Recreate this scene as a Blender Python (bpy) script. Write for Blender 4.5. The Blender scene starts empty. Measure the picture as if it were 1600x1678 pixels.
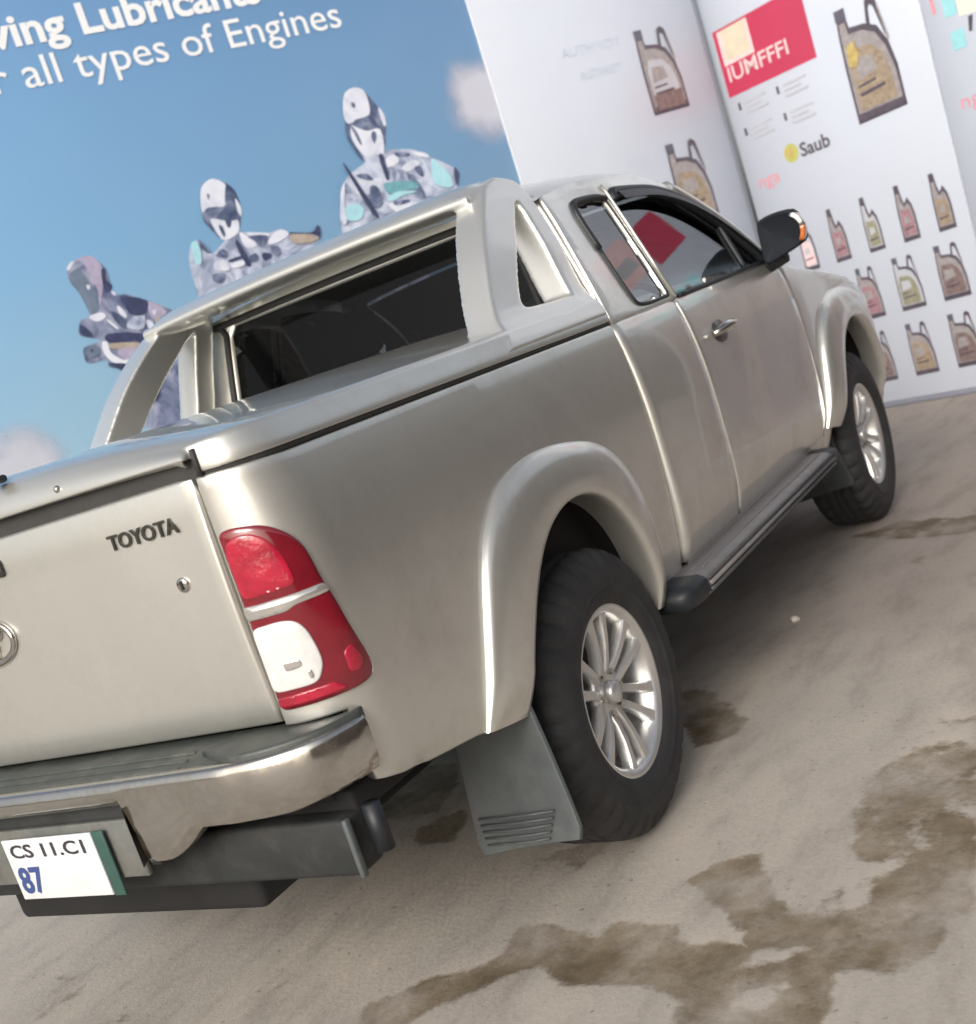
import bpy, bmesh, math, random
import numpy as np
from mathutils import Vector, Matrix
from mathutils.geometry import delaunay_2d_cdt
random.seed(7)
SC = bpy.context.scene
COL = SC.collection
R = math.radians

# ------------------------------------------------------------------ camera, light, exposure
def look_basis(yaw, pitch, roll):
    f = Vector((math.cos(yaw)*math.cos(pitch), math.sin(yaw)*math.cos(pitch), math.sin(pitch)))
    r = Vector((math.sin(yaw), -math.cos(yaw), 0)); u = r.cross(f)
    c, s = math.cos(roll), math.sin(roll)
    return c*r + s*u, -s*r + c*u, f
cam_data = bpy.data.cameras.new('camera'); cam = bpy.data.objects.new('camera', cam_data); COL.objects.link(cam)
_r, _u, _f = look_basis(0.62819, -0.1887, -0.33247)
M = Matrix((_r, _u, -_f)).transposed().to_4x4(); M.translation = Vector((-2.91307, -2.3428, 1.37989))
cam.matrix_world = M
cam_data.sensor_fit = 'HORIZONTAL'; cam_data.sensor_width = 36.0
cam_data.lens = 2095.66/1600*36
cam_data.shift_x = (800-642.3)/1600; cam_data.shift_y = (1018.3-839)/1600
cam_data.clip_start = 0.05; cam_data.clip_end = 500
cam_data.dof.use_dof = True; cam_data.dof.focus_distance = 3.0; cam_data.dof.aperture_fstop = 4.4
SC.camera = cam

SUN_AZ = math.atan2(-0.12, -0.99); SUN_EL = R(28)
w = bpy.data.worlds.new('World'); SC.world = w; w.use_nodes = True
nt = w.node_tree; bg = nt.nodes['Background']
sky = nt.nodes.new('ShaderNodeTexSky'); sky.sky_type = 'NISHITA'; sky.sun_disc = False
sky.sun_elevation = SUN_EL; sky.sun_rotation = math.pi/2 - SUN_AZ
sky.air_density = 1.0; sky.dust_density = 6.0; sky.ozone_density = 0.6; sky.altitude = 100
hsv = nt.nodes.new('ShaderNodeHueSaturation'); hsv.inputs['Saturation'].default_value = .5     # hazy, nearly white overcast
nt.links.new(sky.outputs[0], hsv.inputs['Color']); nt.links.new(hsv.outputs[0], bg.inputs[0]); bg.inputs[1].default_value = 0.15
sd = bpy.data.lights.new('sun', 'SUN'); sun = bpy.data.objects.new('sun', sd); COL.objects.link(sun)
sd.energy = 1.38; sd.angle = R(30); sd.color = (1.0, 0.985, 0.955)
sdir = Vector((math.cos(SUN_AZ)*math.cos(SUN_EL), math.sin(SUN_AZ)*math.cos(SUN_EL), math.sin(SUN_EL)))
sun.rotation_euler = sdir.to_track_quat('Z', 'Y').to_euler(); sun.location = sdir*30
SC.view_settings.view_transform = 'Standard'; SC.view_settings.look = 'None'
SC.view_settings.gamma = 1.0; SC.view_settings.use_curve_mapping = False
SC.view_settings.exposure = 0.05

# ------------------------------------------------------------------ materials
def mat(name, color, rough=0.5, metal=0.0, coat=0.0, spec=0.5, var=0.0, vscale=8.0, bump=0.0, bscale=60.0, trans=0.0, coat_rough=0.05, dirt=None, rvar=0.0):
    m = bpy.data.materials.new(name); m.use_nodes = True
    n = m.node_tree.nodes; L = m.node_tree.links; b = n['Principled BSDF']
    b.inputs['Base Color'].default_value = (*color, 1); b.inputs['Roughness'].default_value = rough
    b.inputs['Metallic'].default_value = metal; b.inputs['Coat Weight'].default_value = coat
    b.inputs['Coat Roughness'].default_value = coat_rough; b.inputs['Specular IOR Level'].default_value = spec
    b.inputs['Transmission Weight'].default_value = trans
    tc = n.new('ShaderNodeTexCoord')
    if var or rvar or dirt:
        nz = n.new('ShaderNodeTexNoise'); nz.inputs['Scale'].default_value = vscale; nz.inputs['Detail'].default_value = 7
        nz.inputs['Roughness'].default_value = 0.65
        L.new(tc.outputs['Object'], nz.inputs['Vector'])
        mr = n.new('ShaderNodeMapRange'); mr.inputs[1].default_value = .25; mr.inputs[2].default_value = .75
        mr.inputs[3].default_value = 1-var; mr.inputs[4].default_value = 1+var
        L.new(nz.outputs[0], mr.inputs[0])
        mx = n.new('ShaderNodeMix'); mx.data_type = 'RGBA'; mx.blend_type = 'MULTIPLY'; mx.inputs[0].default_value = 1
        mx.inputs[6].default_value = (*color, 1); L.new(mr.outputs[0], mx.inputs[7])
        out = mx.outputs[2]
        if dirt:
            n2 = n.new('ShaderNodeTexNoise'); n2.inputs['Scale'].default_value = dirt[2]; n2.inputs['Detail'].default_value = 9
            n2.inputs['Roughness'].default_value = .7
            L.new(tc.outputs['Object'], n2.inputs['Vector'])
            m2 = n.new('ShaderNodeMapRange'); m2.inputs[1].default_value = .48; m2.inputs[2].default_value = .78
            m2.inputs[3].default_value = 0; m2.inputs[4].default_value = dirt[1]; L.new(n2.outputs[0], m2.inputs[0])
            m3 = n.new('ShaderNodeMix'); m3.data_type = 'RGBA'; L.new(m2.outputs[0], m3.inputs[0]); L.new(out, m3.inputs[6])
            m3.inputs[7].default_value = (*dirt[0], 1); out = m3.outputs[2]
            m4 = n.new('ShaderNodeMath'); m4.operation = 'MULTIPLY_ADD'; L.new(m2.outputs[0], m4.inputs[0])
            m4.inputs[1].default_value = .5; m4.inputs[2].default_value = rough; L.new(m4.outputs[0], b.inputs['Roughness'])
        L.new(out, b.inputs['Base Color'])
        if rvar:
            m5 = n.new('ShaderNodeMapRange'); m5.inputs[1].default_value = .3; m5.inputs[2].default_value = .7
            m5.inputs[3].default_value = max(0, rough-rvar); m5.inputs[4].default_value = rough+rvar
            L.new(nz.outputs[0], m5.inputs[0]); L.new(m5.outputs[0], b.inputs['Roughness'])
    if bump:
        nb = n.new('ShaderNodeTexNoise'); nb.inputs['Scale'].default_value = bscale; nb.inputs['Detail'].default_value = 6
        L.new(tc.outputs['Object'], nb.inputs['Vector'])
        bp = n.new('ShaderNodeBump'); bp.inputs['Strength'].default_value = bump; bp.inputs['Distance'].default_value = .01
        L.new(nb.outputs[0], bp.inputs['Height']); L.new(bp.outputs[0], b.inputs['Normal'])
    return m

def glass_mat(name, tint, refl_rough=0.02, ior=1.5):
    m = bpy.data.materials.new(name); m.use_nodes = True
    n = m.node_tree.nodes; L = m.node_tree.links; n.clear()
    o = n.new('ShaderNodeOutputMaterial'); mx = n.new('ShaderNodeMixShader'); t = n.new('ShaderNodeBsdfTransparent')
    g = n.new('ShaderNodeBsdfGlossy'); f = n.new('ShaderNodeFresnel'); f.inputs[0].default_value = ior
    t.inputs[0].default_value = (*tint, 1); g.inputs['Roughness'].default_value = refl_rough
    g.inputs[0].default_value = (.95, .97, 1, 1)
    L.new(f.outputs[0], mx.inputs[0]); L.new(t.outputs[0], mx.inputs[1]); L.new(g.outputs[0], mx.inputs[2]); L.new(mx.outputs[0], o.inputs[0])
    return m

PAINT = mat('champagne_paint', (.695, .69, .645), .32, .78, .8, var=.05, vscale=2.2, dirt=((.27, .24, .20), .32, 3.4), coat_rough=.03)
BAR_PAINT = mat('champagne_paint_bar', (.70, .70, .67), .35, .74, .5, var=.02, vscale=3)
CHROME = mat('chrome', (.60, .58, .54), .12, 1.0, var=.08, vscale=9, bump=.10, bscale=11, dirt=((.22, .18, .12), .55, 7))
ALLOY = mat('alloy', (.72, .72, .71), .36, .82, var=.06, vscale=20, rvar=.08)
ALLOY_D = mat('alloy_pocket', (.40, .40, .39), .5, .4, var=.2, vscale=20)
RUBBER = mat('rubber', (.024, .025, .027), .7, var=.3, vscale=14, bump=.2, bscale=90, dirt=((.12, .105, .09), .22, 9))
FLAP = mat('mudflap_rubber', (.085, .097, .102), .5, var=.2, vscale=9, dirt=((.20, .19, .17), .4, 8))
BRACKET = mat('grey_bracket', (.13, .14, .13), .5, .2, var=.25, vscale=14, dirt=((.3, .24, .2), .5, 10))
BLACK = mat('black_plastic', (.014, .017, .021), .5, var=.15, vscale=10)
MIRROR_K = mat('mirror_shell', (.010, .013, .018), .6, spec=.18, var=.15, vscale=10)
BLACK_R = mat('black_steel', (.018, .021, .022), .68, var=.3, vscale=10, dirt=((.16, .14, .12), .22, 14))
LINER = mat('wheel_liner', (.012, .012, .013), .85, var=.3, vscale=8)
SEAL = mat('rubber_seal', (.035, .035, .034), .7, var=.2, vscale=20)
PAD = mat('bumper_pad', (.05, .058, .054), .45, var=.25, vscale=12, dirt=((.25, .23, .2), .35, 18))
STEP = mat('step_tread', (.20, .19, .195), .5, .25, var=.15, vscale=14, dirt=((.2, .17, .14), .4, 12))
STEP_D = mat('step_trim', (.06, .065, .065), .5, var=.2, vscale=14)
GLASS = glass_mat('side_glass', (.26, .29, .29), .02, 1.85)
GLASS_D = glass_mat('rear_glass', (.12, .13, .14), .05, 1.28)
INTER = mat('cabin_trim', (.05, .045, .042), .8, var=.2, vscale=8)
SEATM = mat('seat_fabric', (.10, .09, .085), .85, var=.2, vscale=30)
RED = mat('lamp_red', (.17, .005, .014), .12, 0, 1, var=.35, vscale=11, bump=.05, bscale=30)
RED_B = mat('lamp_red_bright', (.36, .008, .03), .14, 0, 1, var=.35, vscale=22, bump=.5, bscale=26)
WHITE_L = mat('lamp_clear', (.66, .66, .65), .12, 0, 1, var=.16, vscale=26, bump=.15, bscale=50)
SILVER_L = mat('lamp_silver', (.62, .60, .57), .18, .75, .5, var=.15, vscale=12)
AMBER = mat('lamp_amber', (.55, .14, .02), .15, 0, 1)
PLATE = mat('plate_white', (.66, .69, .70), .35, var=.06, vscale=14, dirt=((.36, .34, .30), .45, 14))
PLATE_G = mat('plate_green', (.035, .085, .072), .4, var=.2, vscale=20)
PLATE_K = mat('plate_black', (.04, .035, .05), .5)
PLATE_B = mat('plate_blue', (.04, .07, .22), .5)
BADGE = mat('badge_dark_chrome', (.10, .098, .09), .25, .8)

def print_mat(name, c, var=.05, vs=3.0, rough=.38):
    return mat(name, c, rough, 0, .15, var=var, vscale=vs, coat_rough=.25)
WHITE_P = print_mat('white_vinyl', (.54, .58, .66), .02, 1.2, .3)
WHITE_E = print_mat('white_edge', (.70, .71, .74))
SEAM = mat('joint_dark', (.20, .21, .25), .7)
P_RED = print_mat('print_red', (.47, .035, .085), .05)
P_BEIGE = print_mat('print_beige', (.62, .55, .42), .12, 9)
P_PINKT = print_mat('print_pink', (.72, .28, .34), .1, 12)
P_PALE = print_mat('print_pale_pink', (.80, .55, .56), .1, 12)
P_TXT = print_mat('print_pale_text', (.55, .62, .72), .05)
P_GREY = print_mat('print_grey', (.44, .45, .49), .10)
P_DARK = print_mat('print_dark', (.10, .095, .13), .3, 20)
P_DARK2 = print_mat('print_mid', (.085, .068, .088), .35, 28)
P_CAN = print_mat('print_can', (.30, .275, .275), .3, 26)
P_OLIVE = print_mat('print_olive', (.27, .26, .18), .4, 28)
P_TAN = print_mat('print_tan', (.30, .235, .165), .4, 28)
P_ROSE = print_mat('print_rose', (.33, .18, .21), .35, 28)
P_BROWN = print_mat('print_brown', (.19, .135, .13), .45, 28)
P_YEL = print_mat('print_yellow', (.46, .35, .13), .3, 22)
P_LIME = print_mat('print_lime', (.45, .44, .12), .3, 14)
P_TEAL = print_mat('print_teal', (.30, .60, .64), .2, 9)
P_CREAM = print_mat('print_cream', (.82, .80, .62), .05)
P_WTXT = print_mat('print_white_text', (.86, .88, .90), .02)
def chrome_ink(name, dark, mid, light, sc):
    m = bpy.data.materials.new(name); m.use_nodes = True; n = m.node_tree.nodes; L = m.node_tree.links; b = n['Principled BSDF']
    tc = n.new('ShaderNodeTexCoord'); nz = n.new('ShaderNodeTexNoise'); nz.inputs['Scale'].default_value = sc; nz.inputs['Detail'].default_value = 3
    nz.inputs['Roughness'].default_value = .6; nz.inputs['Distortion'].default_value = 1.6; L.new(tc.outputs['Object'], nz.inputs['Vector'])
    cr = n.new('ShaderNodeValToRGB'); e = cr.color_ramp.elements; e[0].position = .36; e[0].color = (*dark, 1); e[1].position = .64; e[1].color = (*light, 1)
    k = e.new(.5); k.color = (*mid, 1); L.new(nz.outputs[0], cr.inputs[0]); L.new(cr.outputs[0], b.inputs['Base Color']); b.inputs['Roughness'].default_value = .42
    return m
RB = {'m': chrome_ink('robot_mid', (.20, .24, .36), (.42, .47, .61), (.60, .65, .78), 6), 'w': chrome_ink('robot_white', (.56, .60, .72), (.70, .73, .83), (.76, .79, .88), 3.5), 'd': chrome_ink('robot_dark', (.05, .07, .14), (.11, .14, .24), (.24, .28, .40), 7),
      'k': print_mat('robot_black', (.05, .06, .13), .4, 20), 't': print_mat('robot_teal', (.16, .38, .44), .4, 22), 'c': print_mat('robot_cyan', (.40, .70, .78), .15, 12),
      'b': print_mat('robot_tan', (.42, .36, .30), .3, 20), 's': chrome_ink('robot_slate', (.09, .11, .20), (.19, .22, .34), (.36, .39, .52), 6), 'l': print_mat('robot_lavender', (.42, .38, .52), .25, 14), 'g': print_mat('robot_grey', (.16, .21, .29), .3, 18)}

# ------------------------------------------------------------------ mesh helpers
def empty(name, loc, rz=0, **kw):
    o = bpy.data.objects.new(name, None); COL.objects.link(o); o.location = loc; o.rotation_euler = (0, 0, rz)
    o.empty_display_size = .2
    for k, v in kw.items(): o[k] = v
    return o
def link(name, me, mats, parent=None, smooth=True, **kw):
    for m in (mats if isinstance(mats, (list, tuple)) else [mats]): me.materials.append(m)
    if smooth and len(me.polygons): me.polygons.foreach_set('use_smooth', [True]*len(me.polygons))
    o = bpy.data.objects.new(name, me); COL.objects.link(o)
    if parent is not None: o.parent = parent
    for k, v in kw.items(): o[k] = v
    return o
def bm_obj(name, bm, mats, parent=None, smooth=True, **kw):
    me = bpy.data.meshes.new(name); bm.to_mesh(me); bm.free()
    return link(name, me, mats, parent, smooth, **kw)
def py_obj(name, vs, fs, mats, parent=None, smooth=True, midx=None, **kw):
    me = bpy.data.meshes.new(name); me.from_pydata([tuple(map(float, v)) for v in vs], [], fs); me.update()
    o = link(name, me, mats, parent, smooth, **kw)
    if midx is not None: me.polygons.foreach_set('material_index', midx)
    return o
def sharp(o, ang=35):
    me = o.data; bm = bmesh.new(); bm.from_mesh(me)
    for e in bm.edges:
        if len(e.link_faces) == 2 and e.calc_face_angle(0) > R(ang): e.smooth = False
    bm.to_mesh(me); bm.free(); return o

def resample(P, sp, closed=True):
    P = [np.array(q, float) for q in P]; o = []
    n = len(P)
    for i in range(n if closed else n-1):
        a, b = P[i], P[(i+1) % n]; k = max(1, int(math.ceil(np.linalg.norm(b-a)/sp)))
        for j in range(k): o.append(a+(b-a)*j/k)
    if not closed: o.append(P[-1])
    return o
def catmull(P, n=6, closed=False):
    P = [np.array(q, float) for q in P]; N = len(P); o = []
    for i in range(N if closed else N-1):
        if closed: a, b, c, d = P[i-1], P[i], P[(i+1) % N], P[(i+2) % N]
        else: a, b, c, d = P[max(i-1, 0)], P[i], P[i+1], P[min(i+2, N-1)]
        for j in range(n):
            t = j/n
            o.append(.5*((2*b)+(c-a)*t+(2*a-5*b+4*c-d)*t*t+(-a+3*b-3*c+d)*t**3))
    if not closed: o.append(P[-1])
    return o
def inside(P, X):
    P = np.array(P); x, y = X[:, 0], X[:, 1]; r = np.zeros(len(X), bool); n = len(P)
    for i in range(n):
        a, b = P[i], P[(i+1) % n]
        c = ((a[1] > y) != (b[1] > y)); d = (b[1]-a[1]) if b[1] != a[1] else 1e-12
        r ^= c & (x < (b[0]-a[0])*(y-a[1])/d + a[0])
    return r
def segdist(P, X):
    P = np.array(P); d = np.full(len(X), 1e9); n = len(P)
    for i in range(n):
        a, b = P[i], P[(i+1) % n]; ab = b-a; L = ab@ab+1e-12
        t = np.clip(((X-a)@ab)/L, 0, 1); d = np.minimum(d, np.linalg.norm(X-a-t[:, None]*ab, axis=1))
    return d
def fill2d(outer, holes=(), sp=.05, bsp=None, rs=True):
    bsp = bsp or sp*.6
    loops = [resample(outer, bsp) if rs else [np.array(q, float) for q in outer]] + [resample(h, bsp) if rs else [np.array(q, float) for q in h] for h in holes]
    V = []; E = []
    for l in loops:
        s = len(V); V += l; E += [(s+i, s+(i+1) % len(l)) for i in range(len(l))]
    lo = np.min(np.array(loops[0]), 0); hi = np.max(np.array(loops[0]), 0)
    gx = np.arange(lo[0]+sp*.5, hi[0], sp); gy = np.arange(lo[1]+sp*.5, hi[1], sp)
    if len(gx) and len(gy):
        X = np.array([(a, b) for a in gx for b in gy])
        k = inside(loops[0], X) & (segdist(loops[0], X) > bsp*.55)
        for h in loops[1:]: k &= ~inside(h, X) & (segdist(h, X) > bsp*.55)
        V += list(X[k])
    rv, re, rf, _, _, _ = delaunay_2d_cdt([Vector(v) for v in V], E, [], 0, 1e-7)
    rv = np.array([tuple(v) for v in rv]); ce = np.array([rv[list(f)].mean(0) for f in rf])
    k = inside(loops[0], ce)
    for h in loops[1:]: k &= ~inside(h, ce)
    return rv, [list(f) for f, q in zip(rf, k) if q]
def roll_edges(bm, r, depth, segs=3):
    bm.normal_update()
    be = [e for e in bm.edges if len(e.link_faces) == 1]
    tv = {}; dirs = []
    for e in be:
        l = e.link_loops[0]; a, b = l.vert, l.link_loop_next.vert
        d = (b.co-a.co).normalized(); t = d.cross(e.link_faces[0].normal)
        for v in (a, b): tv.setdefault(v, Vector()); tv[v] += t
        dirs.append((a, b))
    prev = {v: v for v in tv}
    info = {v: (v.co.copy(), v.normal.copy(), t.normalized() if t.length > 1e-6 else Vector()) for v, t in tv.items()}
    for s in range(1, segs+2):
        cur = {}
        for v, (c, n, t) in info.items():
            if s <= segs:
                a = math.pi/2*s/segs; q = c + t*r*math.sin(a) - n*r*(1-math.cos(a))
            else: q = c + t*r - n*(r+depth)
            cur[v] = bm.verts.new(q)
        for a, b in dirs: bm.faces.new((prev[b], prev[a], cur[a], cur[b]))
        prev = cur
def surf2d(name, outer, mapf, outward, mats, parent, holes=(), sp=.05, bsp=None, roll=.005, depth=.02, rs=True, **kw):
    V, F = fill2d(outer, holes, sp, bsp, rs)
    bm = bmesh.new(); vs = [bm.verts.new(tuple(map(float, mapf(a, b)))) for a, b in V]
    for f in F: bm.faces.new([vs[i] for i in f])
    for v in list(bm.verts):
        if not v.link_faces: bm.verts.remove(v)
    bm.normal_update()
    ow = Vector(outward); s = sum((f.normal.dot(ow)*f.calc_area() for f in bm.faces))
    if s < 0: bmesh.ops.reverse_faces(bm, faces=bm.faces[:])
    if roll: roll_edges(bm, roll, depth)
    return bm_obj(name, bm, mats, parent, **kw)
def grid_obj(name, rows, mats, parent, outward=None, closed=False, roll=0, depth=.02, **kw):
    bm = bmesh.new(); V = [[bm.verts.new(tuple(map(float, p))) for p in r] for r in rows]
    m = len(rows[0])
    for i in range(len(rows)-1):
        for j in range(m if closed else m-1):
            q = (V[i][j], V[i][(j+1) % m], V[i+1][(j+1) % m], V[i+1][j])
            bm.faces.new(q)
    bmesh.ops.remove_doubles(bm, verts=bm.verts[:], dist=1e-5)
    bm.normal_update()
    if outward is not None:
        ow = Vector(outward)
        if sum((f.normal.dot(ow)*f.calc_area() for f in bm.faces)) < 0: bmesh.ops.reverse_faces(bm, faces=bm.faces[:])
    else: bmesh.ops.recalc_face_normals(bm, faces=bm.faces[:])
    if roll: roll_edges(bm, roll, depth)
    return bm_obj(name, bm, mats, parent, **kw)
def rbox_bm(bm, lo, hi, bev=.01, segs=2):
    r = bmesh.ops.create_cube(bm, size=1); vs = r['verts']
    lo, hi = Vector(lo), Vector(hi)
    for v in vs: v.co = Vector([lo[i]+(hi[i]-lo[i])*(v.co[i]+.5) for i in range(3)])
    if bev:
        es = list({e for v in vs for e in v.link_edges})
        bmesh.ops.bevel(bm, geom=es, offset=bev, segments=segs, affect='EDGES', profile=.5)
def rbox(name, lo, hi, mats, parent, bev=.01, segs=2, **kw):
    bm = bmesh.new(); rbox_bm(bm, lo, hi, bev, segs); o = bm_obj(name, bm, mats, parent, **kw); return sharp(o, 50)
def tube_bm(bm, pts, r, n=12, cap=True):
    pts = [Vector(p) for p in pts]; rings = []
    for i, p in enumerate(pts):
        d = (pts[min(i+1, len(pts)-1)]-pts[max(i-1, 0)]).normalized()
        a = d.orthogonal().normalized() if i == 0 else (pa - d*pa.dot(d)).normalized()
        pa = a; b = d.cross(a)
        rr = r[i] if isinstance(r, (list, tuple)) else r
        rings.append([bm.verts.new(p+rr*(math.cos(2*math.pi*k/n)*a+math.sin(2*math.pi*k/n)*b)) for k in range(n)])
    for A, B in zip(rings, rings[1:]):
        for k in range(n): bm.faces.new((A[k], A[(k+1) % n], B[(k+1) % n], B[k]))
    if cap: bm.faces.new(rings[0][::-1]); bm.faces.new(rings[-1])
def lathe(name, prof, mats, parent, n=96, closed=False, fn=None, **kw):      # profile (r, y) about the y axis
    rows = []
    for k in range(n):
        a = 2*math.pi*k/n; row = []
        for i, (r, y) in enumerate(prof):
            rr = r + (fn(i, k) if fn else 0)
            row.append((rr*math.cos(a), y, rr*math.sin(a)))
        rows.append(row)
    rows.append(rows[0])
    return grid_obj(name, rows, mats, parent, closed=closed, **kw)
def text_bm(s, w=None, h=None, bold=0.0, depth=0.0, shear=0.0):
    cu = bpy.data.curves.new('t', 'FONT'); cu.body = s; cu.size = 1; cu.offset = bold; cu.extrude = depth; cu.resolution_u = 3; cu.shear = shear
    o = bpy.data.objects.new('t', cu); COL.objects.link(o)
    dg = bpy.context.evaluated_depsgraph_get(); dg.update()
    me = bpy.data.meshes.new_from_object(o.evaluated_get(dg)); bpy.data.objects.remove(o); bpy.data.curves.remove(cu)
    bm = bmesh.new(); bm.from_mesh(me); bpy.data.meshes.remove(me)
    xs = [v.co.x for v in bm.verts]; x0, x1 = min(xs), max(xs)
    sx = (w/(x1-x0)) if w else 1; sy = (h/.68) if h else sx
    if not w: sx = sy
    for v in bm.verts: v.co = Vector(((v.co.x-x0)*sx, v.co.y*sy, v.co.z))
    return bm

def soft_poly(P, r=.010, n=5):
    P = [np.array(q, float) for q in P]; o = []
    for i, b in enumerate(P):
        a, c = P[i-1], P[(i+1) % len(P)]
        k1 = min(r, np.linalg.norm(a-b)*.42)/np.linalg.norm(a-b); k2 = min(r, np.linalg.norm(c-b)*.42)/np.linalg.norm(c-b)
        p0, p2 = b+(a-b)*k1, b+(c-b)*k2
        for t in np.linspace(0, 1, n): o.append((1-t)**2*p0+2*t*(1-t)*b+t*t*p2)
    return o
def even(P, sp):
    P = np.array([*P, P[0]]); d = np.r_[0, np.cumsum(np.linalg.norm(np.diff(P, axis=0), axis=1))]
    k = max(12, int(d[-1]/sp)); s = np.linspace(0, d[-1], k+1)[:-1]
    return np.stack([np.interp(s, d, P[:, 0]), np.interp(s, d, P[:, 1])], 1)
def lens2d(name, loop, surf, h, wd, outward, m, parent, sp=.006, dome=0.0, rad=.010):
    """flush inlay: surf(u, z, offset) is the carrier; the rim rounds up to height h over width wd"""
    L = even(soft_poly(loop, rad), sp); n = len(L)
    for _ in range(2): L = (np.roll(L, 1, 0)+2*L+np.roll(L, -1, 0))/4
    tg = np.roll(L, -1, 0)-np.roll(L, 1, 0); nr = np.stack([-tg[:, 1], tg[:, 0]], 1); nr /= np.linalg.norm(nr, axis=1)[:, None]
    area = .5*np.sum(L[:, 0]*np.roll(L[:, 1], -1)-np.roll(L[:, 0], -1)*L[:, 1])
    if area < 0: nr = -nr
    bm = bmesh.new(); prev = None
    for f, hh in ((0, -.004), (0, .0), (.10, .55*h), (.35, .86*h), (1, h)):
        ring = [bm.verts.new(surf(*(L[i]+nr[i]*wd*f), hh)) for i in range(n)]
        if prev:
            for i in range(n): bm.faces.new((prev[i], prev[(i+1) % n], ring[(i+1) % n], ring[i]))
        prev = ring
    inner = L+nr*wd
    V, F = fill2d(list(inner), (), sp*2.2, sp*.9, rs=False)
    vm = []
    for v in V:
        d = np.linalg.norm(inner-v, axis=1); j = int(d.argmin())
        if d[j] < 1e-6: vm.append(prev[j])
        else:
            dd = float(d.min()); vm.append(bm.verts.new(surf(v[0], v[1], h+dome*(1-math.exp(-dd/.012)))))
    for f in F: bm.faces.new([vm[i] for i in f])
    bmesh.ops.recalc_face_normals(bm, faces=bm.faces[:])
    ow = Vector(outward)
    if sum(f.normal.dot(ow)*f.calc_area() for f in bm.faces) < 0: bmesh.ops.reverse_faces(bm, faces=bm.faces[:])
    return bm_obj(name, bm, m, parent)
STAINS_SHADE=[(0.95,[(-0.934, -0.466), (-0.88, -0.413), (-0.765, -0.519), (-0.713, -0.611), (-0.635, -0.698), (-0.509, -0.66), (-0.53, -0.806), (-0.574, -0.913), (-0.502, -0.923), (-0.519, -1.068), (-0.606, -1.114), (-0.597, -1.223), (-0.598, -1.258), (-0.495, -1.212), (-0.316, -1.043), (-0.229, -1.076), (-0.21, -1.179), (-0.421, -1.296), (-0.501, -1.331), (-0.505, -1.399), (-0.46, -1.492), (-0.356, -1.496), (-0.252, -1.555), (-0.061, -1.656), (-0.522, -1.718), (-0.519, -1.672), (-0.675, -1.64), (-0.717, -1.613), (-0.717, -1.486), (-0.821, -1.504), (-0.937, -1.493), (-0.95, -1.21), (-0.827, -1.205), (-0.761, -1.099), (-0.762, -1.014), (-0.762, -0.895), (-0.688, -0.798), (-0.739, -0.726), (-0.813, -0.667), (-0.887, -0.592), (-0.958, -0.568)]),
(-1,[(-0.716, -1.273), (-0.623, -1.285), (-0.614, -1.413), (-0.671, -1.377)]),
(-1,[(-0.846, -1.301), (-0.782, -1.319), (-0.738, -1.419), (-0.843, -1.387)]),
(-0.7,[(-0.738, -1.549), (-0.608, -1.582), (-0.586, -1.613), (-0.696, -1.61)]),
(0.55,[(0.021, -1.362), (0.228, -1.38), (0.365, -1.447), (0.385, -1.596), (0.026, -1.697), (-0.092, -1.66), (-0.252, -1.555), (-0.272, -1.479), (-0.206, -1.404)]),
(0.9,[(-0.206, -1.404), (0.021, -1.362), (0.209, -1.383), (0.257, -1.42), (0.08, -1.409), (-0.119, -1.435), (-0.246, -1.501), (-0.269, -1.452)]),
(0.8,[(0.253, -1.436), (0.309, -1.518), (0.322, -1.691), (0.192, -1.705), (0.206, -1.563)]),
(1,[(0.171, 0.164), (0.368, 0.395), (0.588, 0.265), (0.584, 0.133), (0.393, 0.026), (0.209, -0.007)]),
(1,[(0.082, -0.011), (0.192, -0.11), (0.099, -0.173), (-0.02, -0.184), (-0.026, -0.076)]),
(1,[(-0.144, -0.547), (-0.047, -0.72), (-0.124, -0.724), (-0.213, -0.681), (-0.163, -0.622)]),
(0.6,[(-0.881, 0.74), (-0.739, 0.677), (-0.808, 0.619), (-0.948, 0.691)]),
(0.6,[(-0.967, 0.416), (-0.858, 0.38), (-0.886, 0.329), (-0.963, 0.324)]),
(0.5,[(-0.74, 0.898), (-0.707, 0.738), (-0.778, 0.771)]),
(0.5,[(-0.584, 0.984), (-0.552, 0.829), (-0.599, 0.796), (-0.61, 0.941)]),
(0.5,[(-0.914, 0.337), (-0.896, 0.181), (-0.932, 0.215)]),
(0.8,[(1.002, -0.545), (1.062, -0.615), (0.687, -0.9), (0.572, -0.896), (0.493, -0.765)]),  # shadow beside the rear tyre, painted into the ground colour
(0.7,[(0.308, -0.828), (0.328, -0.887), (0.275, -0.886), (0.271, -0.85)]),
(0.55,[(2.828, -0.699), (2.946, -0.945), (2.72, -1.424), (2.396, -1.46), (2.572, -1.013)]),  # darker stripe on the ground near the front wheel
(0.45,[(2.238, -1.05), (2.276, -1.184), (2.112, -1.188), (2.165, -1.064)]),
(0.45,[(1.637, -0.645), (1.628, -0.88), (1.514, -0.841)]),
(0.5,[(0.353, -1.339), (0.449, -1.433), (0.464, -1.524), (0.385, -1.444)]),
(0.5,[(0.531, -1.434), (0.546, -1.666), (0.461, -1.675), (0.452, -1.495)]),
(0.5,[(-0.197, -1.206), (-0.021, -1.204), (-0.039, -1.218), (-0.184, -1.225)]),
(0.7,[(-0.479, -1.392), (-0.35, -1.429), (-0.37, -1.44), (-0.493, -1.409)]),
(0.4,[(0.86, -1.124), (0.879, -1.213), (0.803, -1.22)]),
(0.35,[(1.578, -0.915), (1.593, -1.021), (1.52, -1.037)])]
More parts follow.
